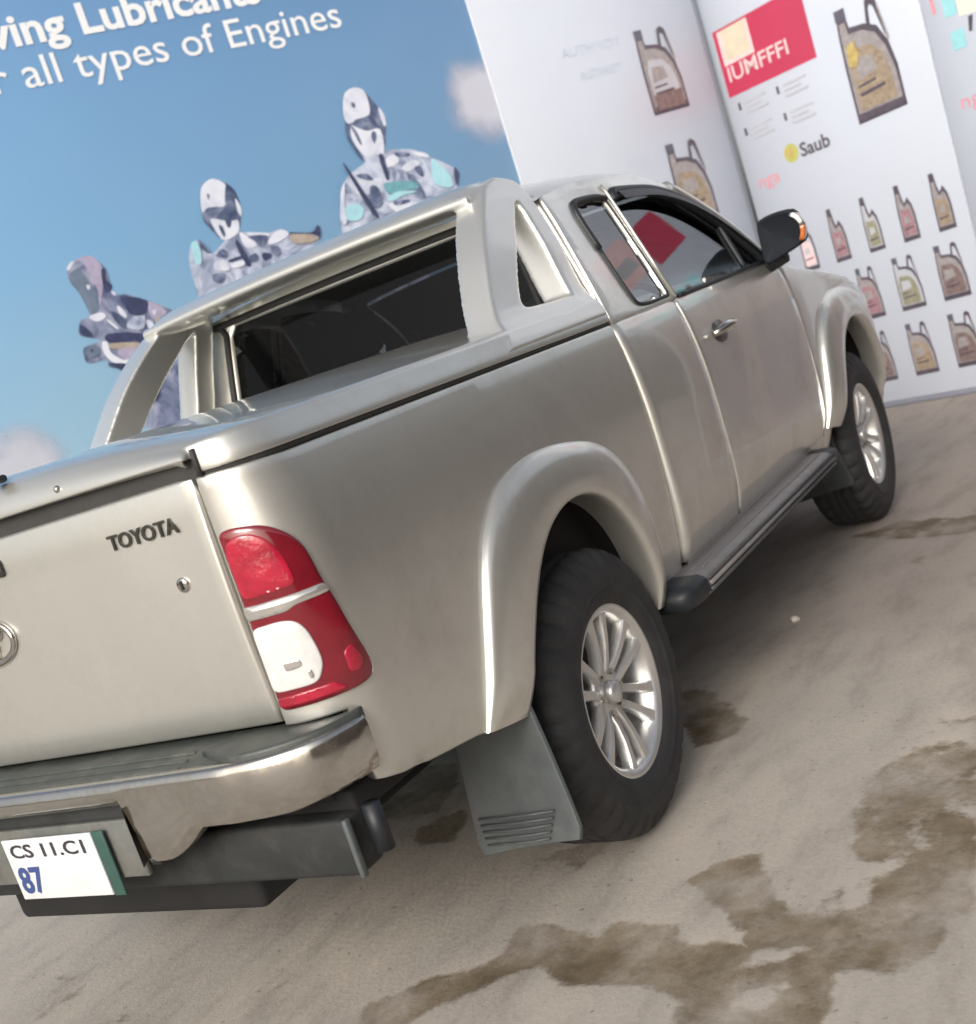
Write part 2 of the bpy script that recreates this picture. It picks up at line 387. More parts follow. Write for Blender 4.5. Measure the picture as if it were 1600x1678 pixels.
ROBOT_A=[('m',[(-2.98, 2.579), (-2.833, 2.581), (-2.642, 2.548), (-2.531, 2.479), (-2.39, 2.388), (-2.365, 2.325), (-2.405, 2.26), (-2.569, 2.114), (-2.788, 1.825), (-2.953, 1.582), (-3.38, 1.698), (-3.291, 2.173), (-3.25, 2.327), (-3.155, 2.47), (-3.065, 2.515), (-2.982, 2.541)]),
('w',[(-3.015, 2.873), (-2.974, 2.946), (-2.906, 2.968), (-2.848, 2.949), (-2.831, 2.892), (-2.848, 2.798), (-2.899, 2.786), (-2.952, 2.785), (-3.008, 2.775), (-3.029, 2.806)]),
('d',[(-2.829, 2.881), (-2.818, 2.825), (-2.776, 2.795), (-2.773, 2.718), (-2.791, 2.688), (-2.837, 2.708), (-2.879, 2.684), (-2.919, 2.736), (-2.964, 2.755), (-2.964, 2.788), (-2.854, 2.799)]),
('w',[(-2.776, 2.828), (-2.755, 2.78), (-2.761, 2.721), (-2.779, 2.719), (-2.784, 2.774)]),
('w',[(-3.0, 2.763), (-2.968, 2.745), (-2.902, 2.711), (-2.812, 2.703), (-2.839, 2.566), (-2.917, 2.572), (-2.98, 2.579), (-3.022, 2.691)]),
('d',[(-3.006, 2.764), (-2.976, 2.725), (-2.967, 2.647), (-2.983, 2.656)]),
('d',[(-2.865, 2.703), (-2.849, 2.678), (-2.881, 2.63), (-2.89, 2.675)]),
('d',[(-3.029, 2.79), (-3.036, 2.705), (-2.991, 2.57), (-3.007, 2.563), (-3.052, 2.697)]),
('d',[(-2.951, 2.888), (-2.93, 2.881), (-2.933, 2.858), (-2.952, 2.861)]),
('w',[(-3.083, 2.454), (-2.989, 2.439), (-2.92, 2.429), (-2.922, 2.391), (-3.027, 2.359), (-3.112, 2.378)]),
('w',[(-2.839, 2.533), (-2.768, 2.54), (-2.759, 2.494), (-2.846, 2.48)]),
('w',[(-2.744, 2.463), (-2.667, 2.486), (-2.607, 2.462), (-2.674, 2.432), (-2.735, 2.434)]),
('w',[(-2.636, 2.529), (-2.555, 2.507), (-2.539, 2.476), (-2.618, 2.503)]),
('d',[(-2.764, 2.551), (-2.676, 2.532), (-2.676, 2.515), (-2.76, 2.528)]),
('d',[(-2.664, 2.44), (-2.617, 2.436), (-2.62, 2.375), (-2.657, 2.405)]),
('d',[(-2.731, 2.427), (-2.673, 2.364), (-2.648, 2.269), (-2.68, 2.259), (-2.721, 2.347)]),
('k',[(-2.884, 2.554), (-2.851, 2.552), (-2.86, 2.427), (-2.883, 2.421)]),
('t',[(-2.899, 2.397), (-2.713, 2.367), (-2.677, 2.32), (-2.784, 2.327), (-2.882, 2.321), (-2.911, 2.35)]),
('c',[(-2.912, 2.311), (-2.824, 2.33), (-2.698, 2.302), (-2.809, 2.299), (-2.896, 2.285)]),
('c',[(-2.532, 2.457), (-2.502, 2.445), (-2.437, 2.358), (-2.425, 2.298), (-2.457, 2.271), (-2.557, 2.322)]),
('c',[(-3.22, 2.321), (-3.134, 2.323), (-3.098, 2.282), (-3.15, 2.232), (-3.234, 2.251)]),
('d',[(-3.013, 2.395), (-2.962, 2.389), (-2.952, 2.315), (-2.982, 2.272), (-3.035, 2.289)]),
('d',[(-3.079, 2.48), (-3.008, 2.476), (-2.971, 2.435), (-3.01, 2.438)]),
('w',[(-3.22, 2.402), (-3.165, 2.461), (-3.216, 2.347), (-3.24, 2.238), (-3.269, 2.245)]),
('k',[(-2.386, 2.381), (-2.36, 2.336), (-2.401, 2.27), (-2.408, 2.306)]),
('k',[(-3.135, 2.536), (-3.117, 2.532), (-3.018, 2.247), (-3.053, 2.244)]),
('w',[(-2.927, 2.276), (-2.758, 2.254), (-2.709, 2.203), (-2.851, 2.191)]),
('d',[(-2.885, 2.277), (-2.785, 2.271), (-2.773, 2.252), (-2.868, 2.251)])]
ROBOT_B=[('m',[(-4.035, 2.317), (-3.935, 2.344), (-3.756, 2.301), (-3.662, 2.302), (-3.624, 2.263), (-3.452, 2.216), (-3.452, 2.181), (-3.615, 2.08), (-3.905, 1.688), (-4.286, 1.796), (-4.296, 2.088), (-4.283, 2.248), (-4.241, 2.339), (-4.189, 2.36), (-4.15, 2.283), (-4.116, 2.274)]),
('w',[(-4.089, 2.565), (-4.057, 2.63), (-3.988, 2.66), (-3.934, 2.637), (-3.911, 2.598), (-3.954, 2.506), (-4.01, 2.508), (-4.065, 2.515), (-4.104, 2.496)]),
('d',[(-3.917, 2.599), (-3.89, 2.604), (-3.865, 2.554), (-3.898, 2.533), (-3.888, 2.446), (-3.9, 2.415), (-3.921, 2.442), (-3.926, 2.511), (-3.954, 2.506)]),
('w',[(-3.881, 2.529), (-3.866, 2.469), (-3.884, 2.422), (-3.894, 2.464)]),
('d',[(-4.063, 2.503), (-4.01, 2.508), (-3.95, 2.483), (-3.949, 2.438), (-4.0, 2.438), (-4.042, 2.459)]),
('d',[(-4.092, 2.493), (-4.079, 2.446), (-4.078, 2.417), (-4.105, 2.429), (-4.112, 2.475)]),
('w',[(-4.07, 2.454), (-3.992, 2.425), (-3.946, 2.414), (-3.91, 2.406), (-3.935, 2.344), (-4.033, 2.322), (-4.065, 2.386)]),
('d',[(-3.987, 2.424), (-3.951, 2.415), (-3.972, 2.381), (-3.987, 2.39)]),
('d',[(-4.042, 2.588), (-4.027, 2.579), (-4.043, 2.555)]),
('d',[(-4.038, 2.408), (-4.016, 2.397), (-4.015, 2.351), (-4.031, 2.344)]),
('w',[(-3.929, 2.342), (-3.903, 2.325), (-3.847, 2.254), (-3.909, 2.246), (-3.932, 2.286)]),
('w',[(-3.882, 2.331), (-3.758, 2.296), (-3.764, 2.28), (-3.86, 2.303)]),
('w',[(-3.736, 2.284), (-3.665, 2.296), (-3.632, 2.26), (-3.716, 2.234), (-3.781, 2.238)]),
('d',[(-3.884, 2.309), (-3.768, 2.286), (-3.823, 2.231), (-3.858, 2.274)]),
('k',[(-3.961, 2.31), (-3.942, 2.26), (-3.924, 2.158), (-3.955, 2.16), (-3.975, 2.274)]),
('d',[(-4.118, 2.252), (-4.069, 2.28), (-4.044, 2.262), (-4.056, 2.231)]),
('k',[(-4.051, 2.213), (-3.978, 2.217), (-3.971, 2.204), (-4.043, 2.2)]),
('k',[(-3.835, 2.199), (-3.787, 2.187), (-3.79, 2.165), (-3.838, 2.16)]),
('d',[(-4.181, 2.363), (-4.14, 2.292), (-4.158, 2.279), (-4.184, 2.325)]),
('d',[(-3.919, 2.203), (-3.871, 2.208), (-3.874, 2.169), (-3.926, 2.17)]),
('w',[(-4.136, 2.223), (-4.074, 2.219), (-4.065, 2.16), (-4.147, 2.18)]),
('w',[(-4.041, 2.188), (-3.969, 2.192), (-3.967, 2.163), (-4.038, 2.164)]),
('d',[(-4.174, 2.159), (-4.101, 2.151), (-4.131, 2.108), (-4.177, 2.12)]),
('b',[(-3.62, 2.257), (-3.519, 2.238), (-3.454, 2.193), (-3.54, 2.185), (-3.63, 2.213)]),
('k',[(-3.616, 2.267), (-3.485, 2.236), (-3.439, 2.266), (-3.423, 2.245), (-3.45, 2.187), (-3.464, 2.219), (-3.619, 2.259)]),
('c',[(-4.237, 2.349), (-4.199, 2.351), (-4.196, 2.294), (-4.22, 2.233), (-4.25, 2.251)]),
('d',[(-3.769, 2.217), (-3.724, 2.212), (-3.729, 2.167), (-3.767, 2.171)])]
ROBOT_C=[('s',[(-4.929, 2.136), (-4.986, 2.121), (-5.019, 2.073), (-5.009, 2.039), (-4.92, 1.993), (-5.022, 1.982), (-5.04, 1.938), (-5.029, 1.896), (-4.93, 1.885), (-4.93, 1.849), (-4.876, 1.82), (-4.861, 1.797), (-4.944, 1.553), (-4.64, 1.457), (-4.4, 1.937), (-4.454, 2.021), (-4.538, 2.088), (-4.592, 2.125), (-4.701, 2.189), (-4.764, 2.197), (-4.759, 2.258), (-4.753, 2.344), (-4.81, 2.423), (-4.878, 2.427), (-4.948, 2.402), (-4.969, 2.347), (-4.944, 2.262)]),
('l',[(-4.951, 2.394), (-4.886, 2.429), (-4.809, 2.427), (-4.776, 2.38), (-4.775, 2.336), (-4.811, 2.245), (-4.863, 2.162), (-4.837, 2.251), (-4.857, 2.305), (-4.855, 2.369), (-4.881, 2.419)]),
('g',[(-4.959, 2.361), (-4.897, 2.38), (-4.875, 2.318), (-4.851, 2.238), (-4.866, 2.154), (-4.912, 2.131), (-4.927, 2.188), (-4.944, 2.262), (-4.966, 2.32)]),
('w',[(-4.959, 2.396), (-4.926, 2.422), (-4.909, 2.418), (-4.95, 2.385)]),
('w',[(-4.888, 2.287), (-4.871, 2.282), (-4.879, 2.262), (-4.891, 2.266)]),
('k',[(-4.782, 2.342), (-4.755, 2.34), (-4.775, 2.288), (-4.752, 2.251), (-4.783, 2.22), (-4.803, 2.243)]),
('w',[(-4.772, 2.226), (-4.747, 2.206), (-4.764, 2.197)]),
('w',[(-4.768, 2.141), (-4.749, 2.127), (-4.734, 2.083), (-4.748, 2.069), (-4.772, 2.106)]),
('w',[(-4.936, 2.129), (-4.865, 2.132), (-4.848, 2.105), (-4.891, 2.09), (-4.927, 2.105)]),
('w',[(-4.854, 2.089), (-4.832, 2.074), (-4.803, 2.026), (-4.82, 2.031)]),
('w',[(-4.921, 1.98), (-4.89, 1.975), (-4.893, 1.919), (-4.844, 1.864), (-4.807, 1.862), (-4.803, 1.834), (-4.89, 1.855), (-4.93, 1.92)]),
('w',[(-4.641, 2.026), (-4.638, 1.958), (-4.604, 1.958), (-4.609, 2.008)]),
('l',[(-4.595, 2.117), (-4.54, 2.084), (-4.51, 2.036), (-4.567, 2.015), (-4.606, 2.039)]),
('k',[(-4.727, 2.183), (-4.596, 2.126), (-4.631, 2.064), (-4.708, 2.076), (-4.726, 2.125)]),
('k',[(-4.874, 2.015), (-4.692, 1.969), (-4.706, 1.91), (-4.725, 1.911), (-4.741, 1.942), (-4.883, 1.969)]),
('k',[(-4.998, 2.102), (-4.959, 2.048), (-4.965, 2.023), (-5.01, 2.049)]),
('b',[(-4.589, 2.021), (-4.536, 1.993), (-4.584, 1.961)]),
('k',[(-4.933, 1.868), (-4.819, 1.83), (-4.857, 1.796), (-4.884, 1.822)]),
('b',[(-4.876, 1.962), (-4.725, 1.924), (-4.741, 1.906), (-4.879, 1.932)]),
('l',[(-4.855, 1.921), (-4.738, 1.901), (-4.775, 1.858), (-4.838, 1.867)]),
('w',[(-4.586, 2.065), (-4.567, 2.065), (-4.575, 2.044), (-4.59, 2.044)]),
('d',[(-4.81, 2.13), (-4.771, 2.084), (-4.753, 2.035), (-4.786, 2.022), (-4.814, 2.096)]),
('g',[(-5.012, 1.974), (-4.955, 1.976), (-4.957, 1.924), (-5.018, 1.923)]),
('k',[(-4.998, 1.962), (-4.98, 1.961), (-4.992, 1.942)]),
('m',[(-4.714, 2.06), (-4.641, 2.049), (-4.676, 1.987), (-4.759, 2.019)]),
('w',[(-4.663, 1.92), (-4.602, 1.926), (-4.561, 1.882), (-4.649, 1.871)]),
('k',[(-4.8, 1.734), (-4.697, 1.749), (-4.723, 1.621), (-4.826, 1.607)])]
# ------------------------------------------------------------------ ground
def build_ground():
    def axis(lo, hi, step):
        far = [-90, -60, -40, -25, -15, -10, -7, -5]
        mid = list(np.arange(lo, hi+1e-6, step))
        a = [v for v in [-90, -60, -40, -25, -16, -11, -8, -6, -4.5, -3.5] if v < lo-.3] + mid
        return np.array(a+[v for v in [4.2, 5, 6, 7, 8, 9.5, 12, 16, 25, 40, 60, 90] if v > hi+.3])
    xs = axis(-2.0, 4.0, .028); ys = axis(-2.6, 1.4, .028)
    X, Y = np.meshgrid(xs, ys, indexing='ij'); P = np.stack([X.ravel(), Y.ravel()], 1)
    near = (P[:, 0] > -2.1) & (P[:, 0] < 4.1) & (P[:, 1] > -2.7) & (P[:, 1] < 1.5)
    mud_shade = np.full(len(P), -1.0); Q = P[near]; acc = np.zeros(len(Q))
    for s, poly in STAINS_SHADE:
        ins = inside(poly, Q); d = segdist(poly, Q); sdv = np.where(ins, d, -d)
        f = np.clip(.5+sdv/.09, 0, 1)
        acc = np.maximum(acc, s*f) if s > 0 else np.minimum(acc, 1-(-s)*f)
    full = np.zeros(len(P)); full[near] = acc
    Z = np.zeros(len(P))
    rr = np.random.RandomState(3)
    for k in range(26):
        a = rr.uniform(0, 6.28); fq = rr.uniform(1.2, 9); ph = rr.uniform(0, 6.28)
        Z[near] += .0035/fq*np.sin(fq*(Q[:, 0]*math.cos(a)+Q[:, 1]*math.sin(a))+ph)
    Z -= full*.004
    nx, ny = len(xs), len(ys)
    idx = np.arange(nx*ny).reshape(nx, ny)
    F = np.stack([idx[:-1, :-1], idx[1:, :-1], idx[1:, 1:], idx[:-1, 1:]], -1).reshape(-1, 4)
    me = bpy.data.meshes.new('ground'); me.from_pydata(np.column_stack([P, Z]).tolist(), [], F.tolist()); me.update()
    at = me.attributes.new('mud_shade', 'FLOAT', 'POINT'); at.data.foreach_set('value', full.astype(np.float32))
    m = bpy.data.materials.new('dusty_concrete'); m.use_nodes = True; n = m.node_tree.nodes; L = m.node_tree.links; b = n['Principled BSDF']
    b.inputs['Specular IOR Level'].default_value = .25
    tc = n.new('ShaderNodeTexCoord')
    mp = n.new('ShaderNodeMapping'); mp.inputs['Rotation'].default_value = (0, 0, R(58)); mp.inputs['Scale'].default_value = (.55, 1.6, 1)
    L.new(tc.outputs['Object'], mp.inputs['Vector'])
    def noise(sc, det, rough, src=tc.outputs['Object']):
        k = n.new('ShaderNodeTexNoise'); k.inputs['Scale'].default_value = sc; k.inputs['Detail'].default_value = det; k.inputs['Roughness'].default_value = rough
        L.new(src, k.inputs['Vector']); return k.outputs[0]
    def ramp(v, pts):
        k = n.new('ShaderNodeValToRGB'); e = k.color_ramp.elements
        while len(e) < len(pts): e.new(.5)
        for q, (p_, c) in zip(e, pts): q.position = p_; q.color = (*c, 1)
        L.new(v, k.inputs[0]); return k.outputs[0]
    def mix(f, a, c, mode='MIX'):
        k = n.new('ShaderNodeMix'); k.data_type = 'RGBA'; k.blend_type = mode
        if isinstance(f, float): k.inputs[0].default_value = f
        else: L.new(f, k.inputs[0])
        L.new(a, k.inputs[6])
        if isinstance(c, tuple): k.inputs[7].default_value = (*c, 1)
        else: L.new(c, k.inputs[7])
        return k.outputs[2]
    def mrange(v, a, c, lo=0., hi=1.):
        k = n.new('ShaderNodeMapRange'); k.interpolation_type = 'SMOOTHSTEP'
        for i, q in enumerate((a, c, lo, hi)): k.inputs[i+1].default_value = q
        L.new(v, k.inputs[0]); return k.outputs[0]
    big = noise(1.1, 8, .62, mp.outputs[0]); med = noise(4.5, 10, .7, mp.outputs[0]); fine = noise(60, 6, .75)
    base = ramp(big, [(.30, (.40, .36, .32)), (.5, (.44, .40, .355)), (.68, (.50, .45, .385))])
    base = mix(.55, base, ramp(med, [(.32, (.62, .60, .58)), (.5, (1, 1, 1)), (.72, (1.12, 1.10, 1.06))]), 'MULTIPLY')
    base = mix(.2, base, ramp(fine, [(.3, (.65, .64, .62)), (.5, (1, 1, 1)), (.75, (1.2, 1.19, 1.17))]), 'MULTIPLY')
    # dark irregular scuffs, independent of the hand placed stains and the painted tyre shadow
    sc = mrange(noise(2.6, 7, .6, mp.outputs[0]), .62, .72, 0, .30)
    base = mix(sc, base, (.15, .128, .105))
    at_n = n.new('ShaderNodeAttribute'); at_n.attribute_name = 'mud_shade'
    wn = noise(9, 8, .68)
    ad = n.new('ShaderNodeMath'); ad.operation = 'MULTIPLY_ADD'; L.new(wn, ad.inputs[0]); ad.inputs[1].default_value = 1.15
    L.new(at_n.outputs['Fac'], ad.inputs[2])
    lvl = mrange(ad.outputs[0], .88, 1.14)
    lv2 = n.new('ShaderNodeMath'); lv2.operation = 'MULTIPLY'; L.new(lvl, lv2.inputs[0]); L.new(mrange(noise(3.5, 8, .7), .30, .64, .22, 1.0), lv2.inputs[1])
    mud_shade_col = ramp(noise(6, 9, .7), [(.3, (.11, .083, .052)), (.5, (.18, .14, .09)), (.72, (.275, .22, .15))])
    col = mix(lv2.outputs[0], base, mud_shade_col)
    # ground colour darkens along x, its edge broken up by noise
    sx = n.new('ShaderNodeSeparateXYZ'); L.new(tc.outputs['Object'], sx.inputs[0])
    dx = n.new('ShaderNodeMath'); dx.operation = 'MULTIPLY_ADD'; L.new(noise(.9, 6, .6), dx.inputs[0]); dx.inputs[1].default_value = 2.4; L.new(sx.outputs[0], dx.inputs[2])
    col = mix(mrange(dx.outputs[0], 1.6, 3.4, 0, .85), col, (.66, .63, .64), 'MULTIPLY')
    grit = mrange(noise(42, 3, .5), .66, .74, 0, .5)
    col = mix(grit, col, (.13, .11, .09))
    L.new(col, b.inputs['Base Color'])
    L.new(mrange(lv2.outputs[0], 0, 1, .9, .72), b.inputs['Roughness'])
    bp = n.new('ShaderNodeBump'); bp.inputs['Strength'].default_value = .32; bp.inputs['Distance'].default_value = .012
    hs = n.new('ShaderNodeMath'); hs.operation = 'ADD'; L.new(med, hs.inputs[0]); L.new(fine, hs.inputs[1])
    h2 = n.new('ShaderNodeMath'); h2.operation = 'MULTIPLY_ADD'; L.new(lv2.outputs[0], h2.inputs[0]); h2.inputs[1].default_value = -.5; L.new(hs.outputs[0], h2.inputs[2])
    L.new(h2.outputs[0], bp.inputs['Height']); L.new(bp.outputs[0], b.inputs['Normal'])
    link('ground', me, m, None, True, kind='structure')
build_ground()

def pebble(x, y, r, m, label, seed):
    rr = random.Random(seed); bm = bmesh.new(); bmesh.ops.create_icosphere(bm, subdivisions=2, radius=1)
    for v in bm.verts:
        k = 1+.28*math.sin(3*v.co.x+seed)+.2*math.sin(4*v.co.y+2*seed)+rr.uniform(-.06, .06)
        v.co = Vector((v.co.x*r*1.3*k, v.co.y*r*k, v.co.z*r*.7*k))
    o = bm_obj('pebble', bm, m); o.location = (x, y, r*.5); o.rotation_euler = (0, 0, seed*1.7)
    o['label'] = label; o['category'] = 'stone'
ST1 = mat('stone_pale', (.55, .51, .46), .8, var=.15, vscale=30); ST2 = mat('stone_dark', (.17, .14, .12), .85, var=.2, vscale=30)
pebble(1.647, -.795, .016, ST1, 'small pale stone lying on the ground below the running board', 1)

# ------------------------------------------------------------------ display walls (two faces of a corner)
CORNER = (6.631, .3817)
def slab(name, u0, u1, z0, z1, y0, y1, m, parent, bev=.004): return rbox(name, (u0, y0, z0), (u1, y1, z1), m, parent, bev, 1)
def prints(name, parent, layers, y0=-.002, dy=.0008, **kw):
    mats = []; bm = bmesh.new()
    for i, (m, poly) in enumerate(layers):
        if m not in mats: mats.append(m)
        f = bm.faces.new([bm.verts.new((float(u), y0-dy*i, float(z))) for u, z in poly])
        f.normal_update()
        if f.normal.y > 0: f.normal_flip()
        f.material_index = mats.index(m)
    bmesh.ops.triangulate(bm, faces=bm.faces[:])
    return bm_obj(name, bm, mats, parent, smooth=False, **kw)
def split_words(bm, gap):
    """faces of a text grouped into words by the horizontal gaps between letters"""
    fs = sorted(bm.faces[:], key=lambda f: min(v.co.x for v in f.verts)); groups = []; hi = -1e9
    for f in fs:
        lo = min(v.co.x for v in f.verts)
        if lo > hi+gap: groups.append([])
        groups[-1].append(f); hi = max(hi, max(v.co.x for v in f.verts))
    out = []
    for g in groups:
        nb = bmesh.new(); mp = {}
        for f in g:
            for v in f.verts:
                if v not in mp: mp[v] = nb.verts.new(v.co)
            nb.faces.new([mp[v] for v in f.verts])
        out.append(nb)
    bm.free(); return out
def lettering(name, parent, s, u, z, w, h, m, bold=0, y=-.003, **kw):
    for bm in split_words(text_bm(s, w, h, bold), h*.22):
        for v in bm.verts: v.co = Vector((u+v.co.x, y, z+v.co.y))
        bm_obj(name, bm, m, parent, smooth=False, **kw)
def can_layers(u, z, w, h, body, label, cap=P_DARK, edge=P_DARK2, accent=None):     # large jug with a looped handle on the right
    T = lambda pts: [(u+a*w, z+b*h) for a, b in pts]
    o = [(edge, T([(0, 0), (1, .01), (1.0, .36), (.93, .58), (.78, .74), (.55, .80), (.26, .82), (.23, .93), (.05, .94), (.02, .78), (0, .5)])),
         (body, T([(.05, .03), (.95, .035), (.94, .35), (.86, .55), (.72, .69), (.50, .755), (.22, .77), (.20, .88), (.08, .88), (.06, .76), (.05, .5)])),
         (cap, T([(.03, .90), (.25, .89), (.25, 1.0), (.03, 1.0)])),
         (edge, T([(.60, .78), (.66, .97), (.76, 1.0), (.86, .96), (.97, .60), (.90, .64), (.80, .90), (.74, .93), (.70, .90), (.67, .76)])),
         (body, T([(.93, .58), (.97, .60), (.88, .92), (.86, .90)])),
         (label, T([(.12, .10), (.86, .11), (.85, .34), (.76, .52), (.58, .62), (.2, .64), (.12, .5)])),
         (body, T([(.2, .36), (.62, .40), (.56, .54), (.24, .55)])),
         (edge, T([(.18, .22), (.7, .24), (.7, .27), (.18, .25)])), (edge, T([(.18, .30), (.55, .315), (.55, .335), (.18, .32)])),
         (edge, T([(.06, .02), (.98, .02), (.98, .09), (.06, .085)]))]
    if accent: o.append((accent, T([(.1, .5), (.26, .48), (.34, .58), (.28, .70), (.12, .68)])))
    return o
def litre_layers(u, z, w, h, body, label, cap=P_DARK2, edge=P_DARK2):                # slim bottle, neck on the left, stepped shoulder
    T = lambda pts: [(u+a*w, z+b*h) for a, b in pts]
    return [(edge, T([(0, 0), (1, .01), (1, .42), (.92, .62), (.72, .76), (.66, .72), (.50, .66), (.42, .80), (.40, .9), (.08, .9), (.04, .7), (0, .5)])),
            (body, T([(.09, .03), (.90, .04), (.90, .42), (.82, .58), (.70, .66), (.46, .60), (.34, .72), (.32, .85), (.14, .85), (.11, .68), (.09, .5)])),
            (cap, T([(.08, .86), (.40, .86), (.38, 1), (.10, 1)])),
            (label, T([(.16, .10), (.84, .11), (.82, .40), (.72, .55), (.42, .54), (.22, .58), (.16, .45)])),
            (body, T([(.28, .30), (.66, .33), (.60, .44), (.32, .44)])), (edge, T([(.2, .2), (.75, .22), (.75, .25), (.2, .23)])),
            (edge, T([(.06, .02), (.96, .02), (.96, .08), (.06, .08)]))]
# right-hand wall: panels run from the corner towards the viewer's right
A2 = R(63); W2_ROT = math.atan2(-math.sin(A2), -math.cos(A2))
def wall2_panel(name, label, u0, u1):
    s = .004
    p = empty(name, (CORNER[0], CORNER[1], 0), W2_ROT, label=label, category='display panel', group='white display panels of the lubricant wall')
    slab('board', u0+s, u1-s, .035, 4.6, 0, .06, WHITE_P, p)
    slab('base_trim', u0+s, u1-s, 0.0, .033, -.012, .06, SEAM, p)
    return p
def bottle_rows(p, off, skip=()):
    sets1 = [(.31, P_GREY, P_PALE), (.584, P_CAN, P_ROSE), (.861, P_GREY, P_OLIVE), (1.133, P_CAN, P_ROSE), (1.395, P_CAN, P_TAN)]
    for u, b, l in sets1: prints('bottle_print', p, litre_layers(off+u, 1.04, .125, .36, b, l))
    for u, w_, b, l in [(.08, .16, P_CAN, P_BROWN), (.39, .16, P_GREY, P_TAN), (.70, .16, P_CAN, P_ROSE), (.995, .185, P_GREY, P_OLIVE), (1.315, .195, P_CAN, P_BROWN)]:
        prints('bottle_print', p, can_layers(off+u, .615, w_, .35, b, l))
    for u, w_, b, l in [(.07, .155, P_CAN, P_TAN), (.37, .155, P_CAN, P_BROWN), (.675, .155, P_CAN, P_BROWN), (.975, .18, P_CAN, P_TAN), (1.297, .19, P_CAN, P_BROWN)]:
        prints('bottle_print', p, can_layers(off+u, .178, w_, .35, b, l))
p2 = wall2_panel('display_panel', 'white display panel with a printed red block above three rows of oil bottles', 0, 1.62)
rb = prints('red_block_print', p2, [(P_RED, [(.048, 2.341), (.832, 2.335), (.832, 2.79), (.048, 2.79)]), (P_PALE, [(.082, 2.545), (.362, 2.545), (.362, 2.775), (.082, 2.775)]), (P_BEIGE, [(.118, 2.57), (.335, 2.57), (.335, 2.775), (.118, 2.775)])])
lettering('lettering', rb, 'IUMFFFI', .095, 2.435, .54, .095, P_PALE, .012, -.006)
prints('bottle_print', p2, can_layers(1.02, 1.835, .37, .70, P_CAN, P_TAN, P_DARK, P_DARK2, P_YEL))
prints('logo_print', p2, [(P_LIME, [(.44+.062*math.cos(a), 1.835+.062*math.sin(a)) for a in np.linspace(0, 6.1, 18)]), (P_YEL, [(.43+.034*math.cos(a), 1.84+.034*math.sin(a)) for a in np.linspace(0, 6, 12)])])
lettering('lettering', p2, 'Saub', .52, 1.785, .25, .085, P_DARK2, .02)
lettering('lettering', p2, 'nga', .105, 1.69, .19, .085, P_PINKT, .0)
for u, z in [(.105, 2.235), (.455, 2.225), (.10, 2.06), (.46, 2.045)]:
    prints('bullet_print', p2, [(P_DARK2, [(u, z), (u+.022, z), (u+.022, z+.05), (u, z+.05)])])
    prints('text_block_print', p2, [(P_GREY, [(u+.06, z+.03-.035*k), (u+.06+.2-.05*(k % 2), z+.03-.035*k), (u+.06+.2-.05*(k % 2), z+.045-.035*k), (u+.06, z+.045-.035*k)]) for k in range(3)])
bottle_rows(p2, 0)
p3 = wall2_panel('display_panel', 'white display panel with teal print near its top, right of the red block panel', 1.62, 2.36)
prints('teal_print', p3, [(P_TEAL, [(1.76, 2.21), (1.84, 2.21), (1.84, 2.40), (1.76, 2.40)]), (P_TEAL, [(1.765, 2.02), (1.855, 2.02), (1.855, 2.125), (1.765, 2.125)]), (P_PINKT, [(1.69, 2.26), (1.71, 2.26), (1.705, 2.42), (1.685, 2.42)])])
prints('cream_print', p3, [(P_CREAM, [(1.85, 2.19), (2.25, 2.14), (2.3, 2.5), (1.85, 2.5)]), (P_DARK2, [(1.885, 2.09), (1.905, 2.085), (1.93, 2.17), (1.90, 2.17)])])
lettering('lettering', p3, 'nga', 1.735, 1.69, .19, .085, P_PINKT, .0)
for u, b, l in ((1.80, P_CAN, P_ROSE), (2.07, P_GREY, P_OLIVE)): prints('bottle_print', p3, litre_layers(u, 1.04, .125, .36, b, l))
for z in (.615, .178):
    for u, b, l in ((1.72, P_CAN, P_BROWN), (2.02, P_GREY, P_TAN)): prints('bottle_print', p3, can_layers(u, z, .18, .35, b, l))
p4 = wall2_panel('display_panel', 'unseen display panel added at the right end, its brown lower half darkening the door reflections', 2.36, 3.20)  # added panel out of view, dark below to tone down the door reflections
prints('brown_print', p4, [(P_BROWN, [(2.375, .05), (3.185, .05), (3.185, 1.82), (2.375, 1.70)]), (P_DARK2, [(2.45, .2), (2.72, .2), (2.72, 1.2), (2.45, 1.2)]), (P_DARK2, [(2.84, .2), (3.11, .2), (3.11, 1.2), (2.84, 1.2)])])
prints('red_block_print', p4, [(P_RED, [(2.44, 2.30), (2.68, 2.30), (2.68, 2.62), (2.44, 2.62)])])
prints('pink_block_print', p4, [(P_PALE, [(2.70, 2.34), (2.98, 2.34), (2.98, 2.66), (2.70, 2.66)]), (P_GREY, [(2.76, 2.42), (2.9, 2.42), (2.9, 2.52), (2.76, 2.52)])])
prints('teal_print', p4, [(P_TEAL, [(2.6, 1.86), (3.1, 1.86), (3.1, 2.08), (2.6, 2.1)])])
# brown wall added outside the frame so the truck side reflects something dark
cw = empty('added_dark_wall', (2.0, -7.5, 0), 0, label='plain brown wall added out of view on the right to darken the truck side', category='wall')
RENDER = mat('brown_render', (.20, .165, .14), .9, var=.3, vscale=1.2, bump=.3, bscale=20)
rbox('wall_body', (-11, -.12, 0), (16, .12, 3.6), RENDER, cw, .01)
rbox('coping', (-11.05, -.18, 3.602), (16.05, .18, 3.72), RENDER, cw, .02)
